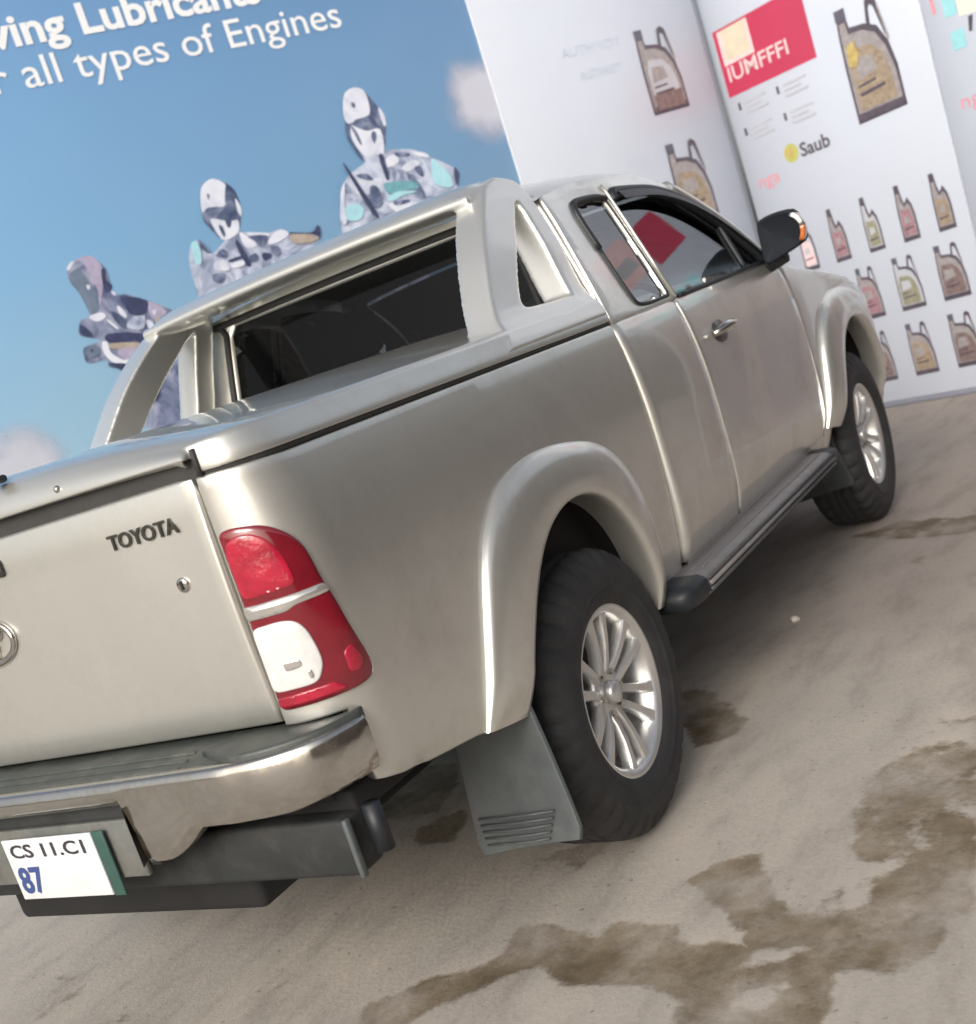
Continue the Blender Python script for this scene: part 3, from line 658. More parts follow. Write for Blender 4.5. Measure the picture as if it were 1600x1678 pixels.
# left-hand wall: seen face on, carries the narrow white panel and the blue banner
AB = R(153); WB_ROT = math.atan2(-math.sin(AB), -math.cos(AB))
p1 = empty('display_panel', (CORNER[0], CORNER[1], 0), WB_ROT, label='white display panel joining the blue banner, with large printed oil jugs down its side', category='display panel', group='white display panels of the lubricant wall')
slab('board', -1.912, -.06, .035, 4.6, 0, .06, WHITE_P, p1); slab('base_trim', -1.912, -.06, 0, .033, -.012, .06, SEAM, p1)
slab('corner_joint', -.058, -.004, 0, 4.6, .004, .05, SEAM, p1)
prints('bottle_print', p1, can_layers(-.672, 2.365, .335, .56, P_CAN, P_GREY, P_DARK, P_DARK2)+[(P_BROWN, [(-.63, 2.39), (-.38, 2.395), (-.375, 2.50), (-.635, 2.49)])])
prints('bottle_print', p1, can_layers(-.672, 1.60, .335, .56, P_CAN, P_TAN, P_DARK, P_DARK2))
prints('bottle_print', p1, can_layers(-.672, .80, .335, .56, P_CAN, P_TAN, P_DARK, P_DARK2))
lettering('lettering', p1, 'AUTH VOY', -1.31, 2.86, .52, .06, P_TXT); lettering('lettering', p1, 'AUTHNET', -1.21, 2.70, .37, .055, P_TXT)
lettering('lettering', p1, 'AUTH', -1.02, 2.09, .23, .05, P_TXT)

ban = empty('advertising_banner', (CORNER[0], CORNER[1], 0), WB_ROT, label='large blue sky banner with white lettering and three printed robots, behind the pickup', category='banner')
def banner_material():
    m = bpy.data.materials.new('banner_sky_print'); m.use_nodes = True; n = m.node_tree.nodes; L = m.node_tree.links; b = n['Principled BSDF']
    tc = n.new('ShaderNodeTexCoord'); sp_ = n.new('ShaderNodeSeparateXYZ'); L.new(tc.outputs['Object'], sp_.inputs[0])
    nz = n.new('ShaderNodeTexNoise'); nz.inputs['Scale'].default_value = .9; nz.inputs['Detail'].default_value = 4; L.new(tc.outputs['Object'], nz.inputs['Vector'])
    ma = n.new('ShaderNodeMath'); ma.operation = 'MULTIPLY_ADD'; L.new(nz.outputs[0], ma.inputs[0]); ma.inputs[1].default_value = .5; L.new(sp_.outputs[2], ma.inputs[2])
    mr = n.new('ShaderNodeMapRange'); mr.inputs[1].default_value = 1.3; mr.inputs[2].default_value = 4.4; L.new(ma.outputs[0], mr.inputs[0])
    cr = n.new('ShaderNodeValToRGB'); e = cr.color_ramp.elements
    e[0].position = 0; e[0].color = (.40, .61, .74, 1); e[1].position = 1; e[1].color = (.145, .285, .53, 1)
    k = e.new(.45); k.color = (.225, .435, .68, 1)
    L.new(mr.outputs[0], cr.inputs[0]); L.new(cr.outputs[0], b.inputs['Base Color']); b.inputs['Roughness'].default_value = .42; b.inputs['Specular IOR Level'].default_value = .3
    return m
slab('sheet', -8.6, -1.918, .035, 4.9, .008, .058, banner_material(), ban)
slab('edge_profile', -1.918, -1.913, .0, 4.6, -.002, .06, WHITE_E, ban, .001)
lettering('lettering', ban, 'for all types of Engines', -5.205, 3.315, 2.365, .150, P_WTXT, .004, .004)
lettering('lettering', ban, 'Driving Lubricants', -5.27, 3.53, 1.96, .150, P_WTXT, .028, .004)
def hull(P):
    P = sorted({tuple(q) for q in P}); cr = lambda o, a, b: (a[0]-o[0])*(b[1]-o[1])-(a[1]-o[1])*(b[0]-o[0])
    def half(Q):
        h = []
        for q in Q:
            while len(h) > 1 and cr(h[-2], h[-1], q) <= 0: h.pop()
            h.append(q)
        return h[:-1]
    return half(P)+half(P[::-1])
for D in (ROBOT_A, ROBOT_B): D.insert(1, ('d', hull([q for k, P in D[1:7] for q in P])))
for nm, dat in (('robot_print', ROBOT_A), ('robot_print', ROBOT_B), ('robot_print', ROBOT_C)):
    prints(nm, ban, [(RB[k], catmull(P, 3, True)) for k, P in dat], .006, .0003)
def cloud(u, z, w_, h, seed):
    m = bpy.data.materials.new('cloud_ink'); m.use_nodes = True; n = m.node_tree.nodes; L = m.node_tree.links; b = n['Principled BSDF']
    b.inputs['Base Color'].default_value = (.64, .65, .74, 1); b.inputs['Roughness'].default_value = .45
    tc = n.new('ShaderNodeTexCoord'); g = n.new('ShaderNodeTexGradient'); g.gradient_type = 'SPHERICAL'
    mp = n.new('ShaderNodeMapping'); mp.inputs['Scale'].default_value = (1/w_, 1, 1/h); mp.inputs['Location'].default_value = (-u/w_, 0, -z/h)
    L.new(tc.outputs['Object'], mp.inputs[0]); L.new(mp.outputs[0], g.inputs[0])
    nz = n.new('ShaderNodeTexNoise'); nz.inputs['Scale'].default_value = 4.5; nz.inputs['Detail'].default_value = 6; L.new(tc.outputs['Object'], nz.inputs['Vector'])
    ma = n.new('ShaderNodeMath'); ma.operation = 'MULTIPLY_ADD'; L.new(nz.outputs[0], ma.inputs[0]); ma.inputs[1].default_value = .75; L.new(g.outputs[0], ma.inputs[2])
    mr = n.new('ShaderNodeMapRange'); mr.interpolation_type = 'SMOOTHSTEP'; mr.inputs[1].default_value = .42; mr.inputs[2].default_value = 1.05; mr.inputs[4].default_value = .85; L.new(ma.outputs[0], mr.inputs[0])
    L.new(mr.outputs[0], b.inputs['Alpha'])
    prints('cloud_print', ban, [(m, [(u-w_, z-h), (min(u+w_, -1.925), z-h), (min(u+w_, -1.925), z+h), (u-w_, z+h)])], .006-.001*seed)
cloud(-1.98, 2.74, .42, .33, 1); cloud(-5.62, 1.45, .4, .32, 3); cloud(-3.0, 1.25, .9, .4, 4)
# ------------------------------------------------------------------ pickup truck (origin on the ground under the rear axle, x forward)
TR = empty('pickup_truck', (0, 0, 0), label='champagne coloured pickup truck with a hard bed cover, seen from its rear right corner', category='pickup truck')
def I(z, t): return float(np.interp(z, [a for a, b in t], [b for a, b in t]))
def smooth_tab(t):
    P = catmull(t, 8); return [(float(a), float(b)) for a, b in P]
YB = smooth_tab([(.40, .825), (.55, .852), (.66, .866), (.8, .876), (.95, .879), (1.08, .875), (1.18, .866), (1.27, .852), (1.36, .832)])
YC = smooth_tab([(.40, .83), (.50, .855), (.60, .882), (.70, .894), (.85, .896), (1.0, .894), (1.12, .884), (1.22, .868), (1.28, .851), (1.40, .812), (1.55, .762), (1.66, .724), (1.78, .67)])
def bed_pt(u, z, s, off=0):
    Y = I(z, YB)+off
    if u > -1.0: return (u, s*Y, z)
    ph = (-1.0-u)/.21*math.pi/2
    if ph > math.pi/2: return (-1.125-off, s*(.728-(ph-math.pi/2)*.13), z)
    return (-1-(.125+off)*math.sin(ph), s*(Y-(Y-.728)*(1-math.cos(ph))), z)
def nose(u):                                     # plan taper of the front end
    return .0 if u < 3.25 else .10*((u-3.25)/.7)**2
def cab_pt(u, z, s, off=0): return (u, s*(I(z, YC)+off-nose(u)), z)

ARC_O = catmull([(-.665, .560), (-.612, .684), (-.556, .807), (-.500, .906), (-.430, .978), (-.325, 1.036), (-.155, 1.066), (.056, 1.052), (.250, .998), (.375, .885), (.435, .745), (.452, .610), (.445, .475)], 5)
ARC_I = catmull([(-.50, .530), (-.455, .640), (-.395, .735), (-.335, .805), (-.265, .862), (-.185, .900), (-.085, .920), (.03, .912), (.14, .870), (.235, .790), (.305, .690), (.345, .585), (.355, .490)], 5)
def arc_mid(k): return [a*(1-k)+b*k for a, b in zip(ARC_O, ARC_I)]
F_SH = 3.085
def both(fn):
    for s in (-1, 1): fn(s)

def bed_side(s):
    mid = arc_mid(.6)
    out = [(-1.21, .800), (-1.085, .800), (-1.07, .645), (-.92, .612), (-.70, .575)] + [tuple(q) for q in mid] + [(.46, .50), (.638, .50), (.638, 1.275), (-1.0, 1.287), (-1.21, 1.294)]
    surf2d('bed_side', out, lambda u, z: bed_pt(u, z, s), (-.3, s, 0), PAINT, TR, sp=.035, bsp=.018, roll=.006, depth=.03)
both(bed_side)

def flare(s, x0, side_pt, inner_sign=1):
    prof = [(0, -.004), (.006, .008), (.022, .016), (.08, .025), (.3, .035), (.6, .043), (.86, .046), (.96, .043), (1.0, .034), (1.008, .01), (1.0, -.05)]
    rows = []
    N = len(ARC_O)
    for i, (o, n) in enumerate(zip(ARC_O, ARC_I)):
        t = i/(N-1); e = min(1, min(t, 1-t)/.06); k = .55+.45*e
        row = []
        for f, h in prof:
            q = o*(1-f)+n*f
            row.append(side_pt(x0+q[0], q[1], s, h*k))
        rows.append(row)
    o = grid_obj('wheel_arch_flare', rows, PAINT, TR, (0, s, 0))
    # closed ends
    return o
both(lambda s: flare(s, 0, bed_pt))
both(lambda s: flare(s, F_SH+.0, cab_pt))

def housing(s, x0):
    rows = []
    for q in ARC_I:
        q = np.array([(q[0]+.07)*1.06-.07, (q[1]-.4)*1.06+.4])
        rows.append([(x0+q[0], s*y, q[1]) for y in (.86, .70, .50, .42)])
    grid_obj('wheel_housing', rows, LINER, TR)
    rbox('inner_arch_wall', (x0-.55, min(s*.40, s*.44), .42), (x0+.42, max(s*.40, s*.44), .96), LINER, TR, 0)
for x0 in (0, F_SH): both(lambda s: housing(s, x0))

# cab lower body
def rear_door(s):
    out = [(.676, .545), (.676, 1.269), (1.176, 1.269), (1.176, .60), (1.176, .545)]
    surf2d('rear_door', out, lambda u, z: cab_pt(u, z, s), (0, s, 0), PAINT, TR, sp=.04, bsp=.02, roll=.020, depth=.03)
both(rear_door)
def front_door(s):
    out = [(1.207, .545), (1.207, 1.275), (2.35, 1.275), (2.395, 1.18), (2.40, .9), (2.395, .62), (2.36, .545)]
    d = surf2d('front_door', out, lambda u, z: cab_pt(u, z, s), (0, s, 0), PAINT, TR, sp=.04, bsp=.02, roll=.007, depth=.03)
    # pull handle on its escutcheon
    bm = bmesh.new()
    P = [cab_pt(1.34+.20*t, 1.125+.012*math.sin(math.pi*t), s, .012+.030*math.sin(math.pi*t)**.6) for t in np.linspace(0, 1, 11)]
    tube_bm(bm, P, [.010, .014, .016, .017, .017, .017, .017, .017, .016, .014, .010], 10)
    bm_obj('handle', bm, CHROME, d)
    cup = [(1.44+.065*math.cos(a), 1.125+.038*math.sin(a)) for a in np.linspace(0, 2*math.pi, 20)[:-1]]
    surf2d('handle_cup', cup, lambda u, z: cab_pt(u, z, s, .004-.0), (0, s, 0), BADGE, d, sp=.03, roll=.002, depth=.004)
both(front_door)
def sill(s):
    rows = [[cab_pt(u, z, s, o) for z, o in ((.54, -.004), (.50, -.002), (.46, -.02), (.43, -.07))] for u in np.linspace(.66, 2.42, 24)]
    grid_obj('sill', rows, PAINT, TR, (0, s, 0))
both(sill)
def front_fender(s):
    fl = [(F_SH+q[0], q[1]) for q in arc_mid(.6)]
    out = [(2.412, .48)] + [(2.47, .48)] + fl + [(3.55, .46), (3.80, .50), (3.84, .72), (3.76, .90), (3.52, 1.01), (3.30, 1.075), (2.9, 1.155), (2.55, 1.213), (2.412, 1.255)]
    surf2d('front_fender', out, lambda u, z: cab_pt(u, z, s), (0, s, 0), PAINT, TR, sp=.04, bsp=.02, roll=.012, depth=.05)
both(front_fender)

# bonnet, windscreen, roof
def hood():
    rows = []
    for x, ye, ze, zc in [(2.42, .80, 1.262, 1.285), (2.55, .815, 1.222, 1.262), (2.9, .83, 1.165, 1.215), (3.3, .81, 1.085, 1.135), (3.55, .77, 1.015, 1.06), (3.74, .70, .945, .985), (3.86, .62, .88, .91)]:
        rows.append([(x+(.05*(1-v*v) if x > 3.5 else 0), v*ye, ze+(zc-ze)*(1-abs(v)**2.4)) for v in np.linspace(-1, 1, 25)])
    grid_obj('bonnet', rows, PAINT, TR, (0, 0, 1), roll=.01, depth=.03)
hood()
RAIL = catmull([(.70, 1.688), (.95, 1.722), (1.25, 1.730), (1.5, 1.722), (1.68, 1.692), (1.83, 1.640), (2.04, 1.530), (2.2, 1.415), (2.34, 1.285)], 6)
def rail_y(z): return I(z, YC)-.004
def roof():
    rows = []
    for x, z in [(float(a), float(b)) for a, b in RAIL if a < 1.84]:
        c = .085*min(1, .45+.55*((x-.66)/.16))*min(1, max(.25, (1.98-x)/.3))
        xf = .10 if x > 1.70 else .10*max(0, (x-1.3)/.4)
        rows.append([(x+xf*(1-v*v), v*rail_y(z), z+c*(1-abs(v)**2.6)**.72) for v in np.linspace(-1, 1, 33)])
    grid_obj('roof', rows, PAINT, TR, (0, 0, 1))
roof()
def windscreen():
    rows = []
    for x, z in [(float(a), float(b)) for a, b in RAIL if a >= 1.815]:
        c = .085*max(.25, (1.98-x)/.3) if x < 1.9 else .021
        rows.append([(x+.02+(.10+.14*(x-1.8)/.5)*(1-v*v), v*(rail_y(z)-.035), z+c*.8*(1-abs(v)**2.6)) for v in np.linspace(-1, 1, 25)])
    grid_obj('windscreen', rows, GLASS, TR, (1, 0, .5))
    for s in (-1, 1):
        bm = bmesh.new(); tube_bm(bm, [(float(a)+.01, s*(rail_y(b)-.018), float(b)-.004) for a, b in RAIL if a >= 1.78], .030, 10); bm_obj('windscreen_pillar', bm, PAINT, TR)
windscreen()
# upper side frame with its window openings
QWIN = [(.885, 1.345), (.930, 1.300), (1.178, 1.297), (1.184, 1.42), (1.182, 1.600), (1.176, 1.655), (1.10, 1.664), (.935, 1.660), (.900, 1.640), (.885, 1.55)]
FWIN = [(1.220, 1.285), (2.245, 1.283), (2.215, 1.330), (2.10, 1.430), (1.97, 1.520), (1.80, 1.598), (1.62, 1.645), (1.45, 1.662), (1.248, 1.666), (1.226, 1.64)]
def upper_side(s):
    out = [(.668, 1.288), (.705, 1.44), (.735, 1.60), (.748, 1.694)] + [(float(a), float(b)-.004) for a, b in RAIL if a > .78 and b > 1.31] + [(2.325, 1.288)]
    surf2d('cab_side_frame', out, lambda u, z: cab_pt(u, z, s), (0, s, 0), PAINT, TR, holes=[QWIN, FWIN], sp=.04, bsp=.018, roll=.007, depth=.006)
    q = surf2d('quarter_window', QWIN, lambda u, z: cab_pt(u, z, s, -.0105), (0, s, 0), GLASS, TR, sp=.06, roll=0)
    f = surf2d('door_window', FWIN, lambda u, z: cab_pt(u, z, s, -.0105), (0, s, 0), GLASS, TR, sp=.06, roll=0)
    def trim(pts, r, par, off=.002):
        bm = bmesh.new(); tube_bm(bm, [cab_pt(a, b, s, off) for a, b in catmull(pts, 4)], r, 8); bm_obj('window_seal', bm, BLACK, par)
    trim([(1.176, 1.300), (1.182, 1.42), (1.180, 1.600), (1.174, 1.652)], .0045, q, -.002)
    trim([(1.224, 1.290), (1.222, 1.42), (1.226, 1.60), (1.230, 1.64)], .0045, f, -.002)
    trim([(1.175, 1.652), (1.10, 1.663), (.935, 1.659), (.902, 1.640), (.888, 1.60), (.886, 1.50)], .011, q)
    trim([(.886, 1.50), (.888, 1.345), (.930, 1.302), (1.158, 1.298)], .006, q)
    trim([(1.240, 1.64), (1.262, 1.666), (1.45, 1.662), (1.62, 1.645), (1.80, 1.598), (1.97, 1.520), (2.10, 1.430), (2.215, 1.330), (2.245, 1.288)], .020, f)
    trim([(1.245, 1.285), (1.6, 1.284), (2.23, 1.284)], .008, f)
    trim([(2.02, 1.285), (2.03, 1.40), (2.04, 1.47)], .011, f, -.004)
    # dark rain visor above the doors
    rows = [[cab_pt(a, b+dz, s, o) for dz, o in ((.014, .006), (-.010, .026), (-.036, .032))] for a, b in catmull([(1.26, 1.672), (1.45, 1.668), (1.62, 1.651), (1.80, 1.604), (1.97, 1.527), (2.12, 1.425), (2.22, 1.335)], 4)]
    grid_obj('rain_visor', rows, BLACK, f, (0, s, 0))
    # gutter strip and the slim pillar between the two doors
    bm = bmesh.new(); tube_bm(bm, [cab_pt(u, z, s, .006) for u, z in ((1.198, 1.285), (1.201, 1.42), (1.205, 1.56), (1.210, 1.665), (1.214, 1.70))], .005, 8); bm_obj('pillar_strip', bm, PAINT, TR)
both(upper_side)

# rear wall of the cab with its window
def cab_rear():
    xw = lambda z: .690+.05*(z-1.28)/.42
    def edge(z): return I(z, YC)-.03
    zs = np.linspace(.56, 1.69, 24)
    out = [(edge(z), z) for z in zs] + [(.60, 1.735), (.3, 1.755), (-.3, 1.755), (-.60, 1.735)] + [(-edge(z), z) for z in zs[::-1]]
    win = [(-.635, 1.352), (-.61, 1.330), (.61, 1.330), (.635, 1.352), (.580, 1.655), (.545, 1.695), (-.545, 1.695), (-.580, 1.655)]
    surf2d('cab_rear_wall', out, lambda y, z: (xw(z) if z > 1.28 else .690, y, z), (-1, 0, 0), PAINT, TR, holes=[win], sp=.07, bsp=.04, roll=.018, depth=.02)
    surf2d('rear_window', win, lambda y, z: (xw(z)+.012, y, z), (-1, 0, 0), GLASS_D, TR, sp=.1, roll=0)
    bm = bmesh.new(); P = [Vector((xw(z)-.004, y, z)) for y, z in catmull(win, 4, True)]; tube_bm(bm, P+[P[0]], .012, 8, False); bm_obj('rear_window_seal', bm, SEAL, TR)
cab_rear()

# cabin interior
def seat(y):
    s = rbox('seat', (1.28, y-.25, .72), (1.80, y+.25, .92), SEATM, TR, .05, 3)
    bm = bmesh.new(); rbox_bm(bm, (-.07, -.24, 0), (.07, .24, .56), .055, 3)
    bmesh.ops.rotate(bm, verts=bm.verts[:], matrix=Matrix.Rotation(R(-14), 3, 'Y')); bmesh.ops.translate(bm, verts=bm.verts[:], vec=(1.36, y, .86)); bm_obj('seat_back', bm, SEATM, s)
    bm = bmesh.new(); rbox_bm(bm, (-.05, -.13, 0), (.05, .13, .18), .045, 3); bmesh.ops.translate(bm, verts=bm.verts[:], vec=(1.20, y, 1.43)); bm_obj('headrest', bm, SEATM, s)
seat(-.40); seat(.40)
rbox('rear_bench', (.80, -.66, .70), (1.02, .66, 1.15), SEATM, TR, .05, 3)
rbox('dashboard', (2.10, -.74, .95), (2.42, .74, 1.20), INTER, TR, .05, 3)
def steering():
    bm = bmesh.new(); c = Vector((1.98, -.38, 1.20)); rot = Matrix.Rotation(R(-25), 3, 'Y')
    tube_bm(bm, [c+rot @ Vector((0, .19*math.cos(a), .19*math.sin(a))) for a in np.linspace(0, 2*math.pi, 33)], .014, 8, False)
    tube_bm(bm, [c+rot @ Vector((0, -.18, 0)), c+rot @ Vector((.03, 0, 0)), c+rot @ Vector((0, .18, 0))], .018, 8); tube_bm(bm, [c, (2.2, -.38, 1.09)], .025, 8)
    bm_obj('steering_wheel', bm, BLACK, TR)
steering()
rbox('cab_floor', (.70, -.80, .50), (2.42, .80, .56), INTER, TR, .01)
rbox('firewall', (2.40, -.78, .50), (2.46, .78, 1.22), INTER, TR, .01)
rbox('chassis', (-1.05, -.42, .36), (3.75, .42, .54), LINER, TR, .02)
rbox('bed_floor', (-1.10, -.80, .58), (.62, .80, .64), LINER, TR, .01)
def axle(x):
    bm = bmesh.new(); tube_bm(bm, [(x, -.66, .385), (x, .66, .385)], .055, 12); r = bmesh.ops.create_uvsphere(bm, u_segments=14, v_segments=10, radius=.15, matrix=Matrix.Translation((x, -.05, .385))); bm_obj('axle', bm, BLACK_R, TR)
axle(0); axle(F_SH)

# doors mirrors
def mirror(s):
    bm = bmesh.new(); V = []
    P = catmull([(.864, 1.290), (.868, 1.35), (.872, 1.415), (.886, 1.436), (.94, 1.445), (.995, 1.440), (1.018, 1.425), (1.036, 1.372), (1.030, 1.318), (1.012, 1.303), (.95, 1.284), (.885, 1.268), (.870, 1.272)], 3, True)
    cx = np.mean(P, 0); rows = []
    for x, k in ((2.205, .86), (2.20, .96), (2.215, 1.0), (2.26, 1.0), (2.31, .90), (2.345, .66), (2.355, .3)):
        rows.append([(x, s*(cx[0]+(q[0]-cx[0])*k), cx[1]+(q[1]-cx[1])*k) for q in P])
    rows = [[(2.208, s*cx[0], cx[1])]*len(P)] + rows + [[(2.357, s*cx[0], cx[1])]*len(P)]
    m = grid_obj('door_mirror', rows, MIRROR_K, TR, closed=True)
    bm = bmesh.new(); tube_bm(bm, [(2.28, s*.80, 1.262), (2.28, s*.87, 1.272), (2.27, s*.93, 1.285)], [.04, .038, .035], 10); bm_obj('mirror_arm', bm, BLACK, m)
    def shell(nm, a, mt, k, x0, x1):
        rows = [[(x0+(x1-x0)*t, s*(.97+(.074-.016*t*t)*k*math.cos(b)), 1.362+.075*k*math.sin(b)) for b in np.linspace(R(a[0]), R(a[1]), 9)] for t in np.linspace(0, 1, 6)]
        grid_obj(nm, rows, mt, m, (.2, s, 0), roll=.006, depth=.01)
    shell('turn_indicator', (-38, 4), AMBER, 1.02, 2.205, 2.29)
    shell('chrome_cap', (6, 58), CHROME, 1.04, 2.205, 2.30)
both(mirror)
# front end
rbox('grille', (3.93, -.42, .78), (3.965, .42, .99), CHROME, TR, .015)
def headlight(s):
    rows = [[(3.93-.16*t+.02*math.sin(math.pi*t), s*(.44+.36*t), z) for z in (.80, .88, .96)] for t in np.linspace(0, 1, 8)]
    grid_obj('headlight', rows, WHITE_L, TR, (1, s*.4, 0), roll=.01, depth=.04)
both(headlight)
def front_bumper():
    rows = []
    for t in np.linspace(-1, 1, 31):
        x = 4.00-.34*abs(t)**3.0; y = t*.84
        rows.append([(x-.10, y*.98, .74), (x-.02, y, .72), (x, y, .62), (x-.01, y, .48), (x-.06, y*.98, .40)])
    grid_obj('front_bumper', rows, PAINT, TR, (1, 0, 0), roll=.01, depth=.05)
front_bumper()

# tailgate
def tailgate():
    out = [(-.708, .806), (.708, .806), (.708, 1.294), (-.708, 1.294)]
    def f(y, z):
        t = (z-.80)/.5
        return (-1.125-.012*(1-(y/.72)**2)-.008*math.sin(math.pi*t)+.010*max(0, (.10-t)/.10)**2, y, z)
    g = surf2d('tailgate', out, f, (-1, 0, 0), PAINT, TR, sp=.045, bsp=.03, roll=.009, depth=.03)
    X = lambda y, z: f(y, z)[0]
    bm = text_bm('TOYOTA', .188, .029, .018, .04)
    for v in bm.verts:
        y = -.462-v.co.x; z = 1.212+v.co.y
        v.co = Vector((X(y, z)-.001-.05*(v.co.z+.04), y, z))
    bm_obj('brand_lettering', bm, BADGE, g, smooth=False)
    # oval emblem of three interlocking rings
    bm = bmesh.new()
    for cy, cz, ry, rz in ((0, 0, .094, .050), (0, 0, .032, .047), (0, .020, .058, .021)):
        P = [Vector((X(cy+ry*math.cos(a), 1.092+cz+rz*math.sin(a))-.005, cy+ry*math.cos(a), 1.092+cz+rz*math.sin(a))) for a in np.linspace(0, 2*math.pi, 41)]
        tube_bm(bm, P, .0075, 8, False)
    bm_obj('emblem', bm, CHROME, g)
    # pull handle in a dark recess
    bm = bmesh.new(); rbox_bm(bm, (-1.150, -.142, 1.222), (-1.132, .142, 1.260), .008); h = bm_obj('handle', bm, BADGE, g)
    rbox('handle_grip', (-1.158, -.11, 1.232), (-1.148, .11, 1.258), BLACK, h, .004)
    def key_disc(r, x0, x1, m, nm):
        lathe_rows = [(0.0001, x1), (r*.8, x1), (r, x1+.002), (r, x0)]
        rows = [[(x, -.612+rr*math.cos(a), 1.112+rr*math.sin(a)) for rr, x in lathe_rows] for a in np.linspace(0, 2*math.pi, 21)]
        return grid_obj(nm, rows, m, g, (-1, 0, 0))
    xk = X(-.612, 1.112)
    key_disc(.015, xk, xk-.006, CHROME, 'key_lock'); rbox('key_slot', (xk-.008, -.616, 1.103), (xk-.005, -.610, 1.121), BLACK, g, 0)
tailgate()
rbox('tailgate_seal', (-1.122, -.735, 1.285), (-1.085, .735, 1.350), SEAL, TR, .006)
def jamb(s): rbox('bed_inner_wall', (-1.105, min(s*.715, s*.76), .62), (.60, max(s*.715, s*.76), 1.285), LINER, TR, .004)
both(jamb)
rbox('bed_front_wall', (.60, -.80, .52), (.632, .80, 1.283), LINER, TR, .004)

# tail lamps
LAMP = [(-1.207, 1.190), (-1.173, 1.192), (-1.132, 1.184), (-1.103, 1.170), (-1.078, 1.147), (-1.063, 1.120), (-1.056, 1.082), (-1.052, 1.046), (-1.043, 1.012), (-1.034, .966), (-1.022, .918), (-1.008, .875), (-1.008, .850), (-1.020, .835), (-1.053, .829), (-1.091, .828), (-1.139, .827), (-1.207, .826)]
def tail_lamp(s):
    out = (-.7, s*.7, 0)
    sf = lambda base: (lambda u, z, off: bed_pt(u, z, s, base+off))
    LS = [LAMP[0]]+[tuple(q) for q in catmull(LAMP[1:-1], 5)]+[LAMP[-1]]
    o = lens2d('tail_lamp', LS, sf(0), .009, .010, out, RED, TR, .006, .002, .012)
    def k(nm, P, m, h=.004, wd=.004, dome=.001, rad=.012): lens2d(nm, P, sf(.0095), h, wd, out, m, o, .004, dome, rad)
    k('brake_lens', [(-1.199, 1.140), (-1.196, 1.164), (-1.172, 1.176), (-1.142, 1.172), (-1.118, 1.150), (-1.104, 1.112), (-1.100, 1.056), (-1.199, 1.054)], RED_B, rad=.016)
    k('lamp_divider', [(-1.2055, 1.0415), (-1.055, 1.0415), (-1.048, 1.022), (-1.118, 1.020), (-1.132, 1.013), (-1.2055, 1.0135)], SILVER_L, .004, .003, 0, .004)
    k('reverse_lens', [(-1.204, .998), (-1.150, 1.000), (-1.126, .993), (-1.112, .970), (-1.105, .925), (-1.105, .897), (-1.122, .866), (-1.204, .866)], WHITE_L, .005, .004, .002, .014)
    k('lower_lens', [(-1.203, .856), (-1.098, .858), (-1.075, .838), (-1.203, .834)], RED_B, .004, .003, 0, .004)
    k('side_reflector', [(-1.066, .905), (-1.045, .915), (-1.030, .880), (-1.040, .860), (-1.066, .862)], RED_B, .003, .003, 0, .006)
    k2 = lambda nm, P: lens2d(nm, P, sf(.0172), .0015, .002, out, SILVER_L, o, .003, 0, .004)
    k2('bulb_holder', [(-1.168, .922), (-1.140, .922), (-1.138, .906), (-1.168, .904)]); k2('bulb_clip', [(-1.134, .897), (-1.127, .897), (-1.127, .878), (-1.134, .878)])
    return o
both(tail_lamp)

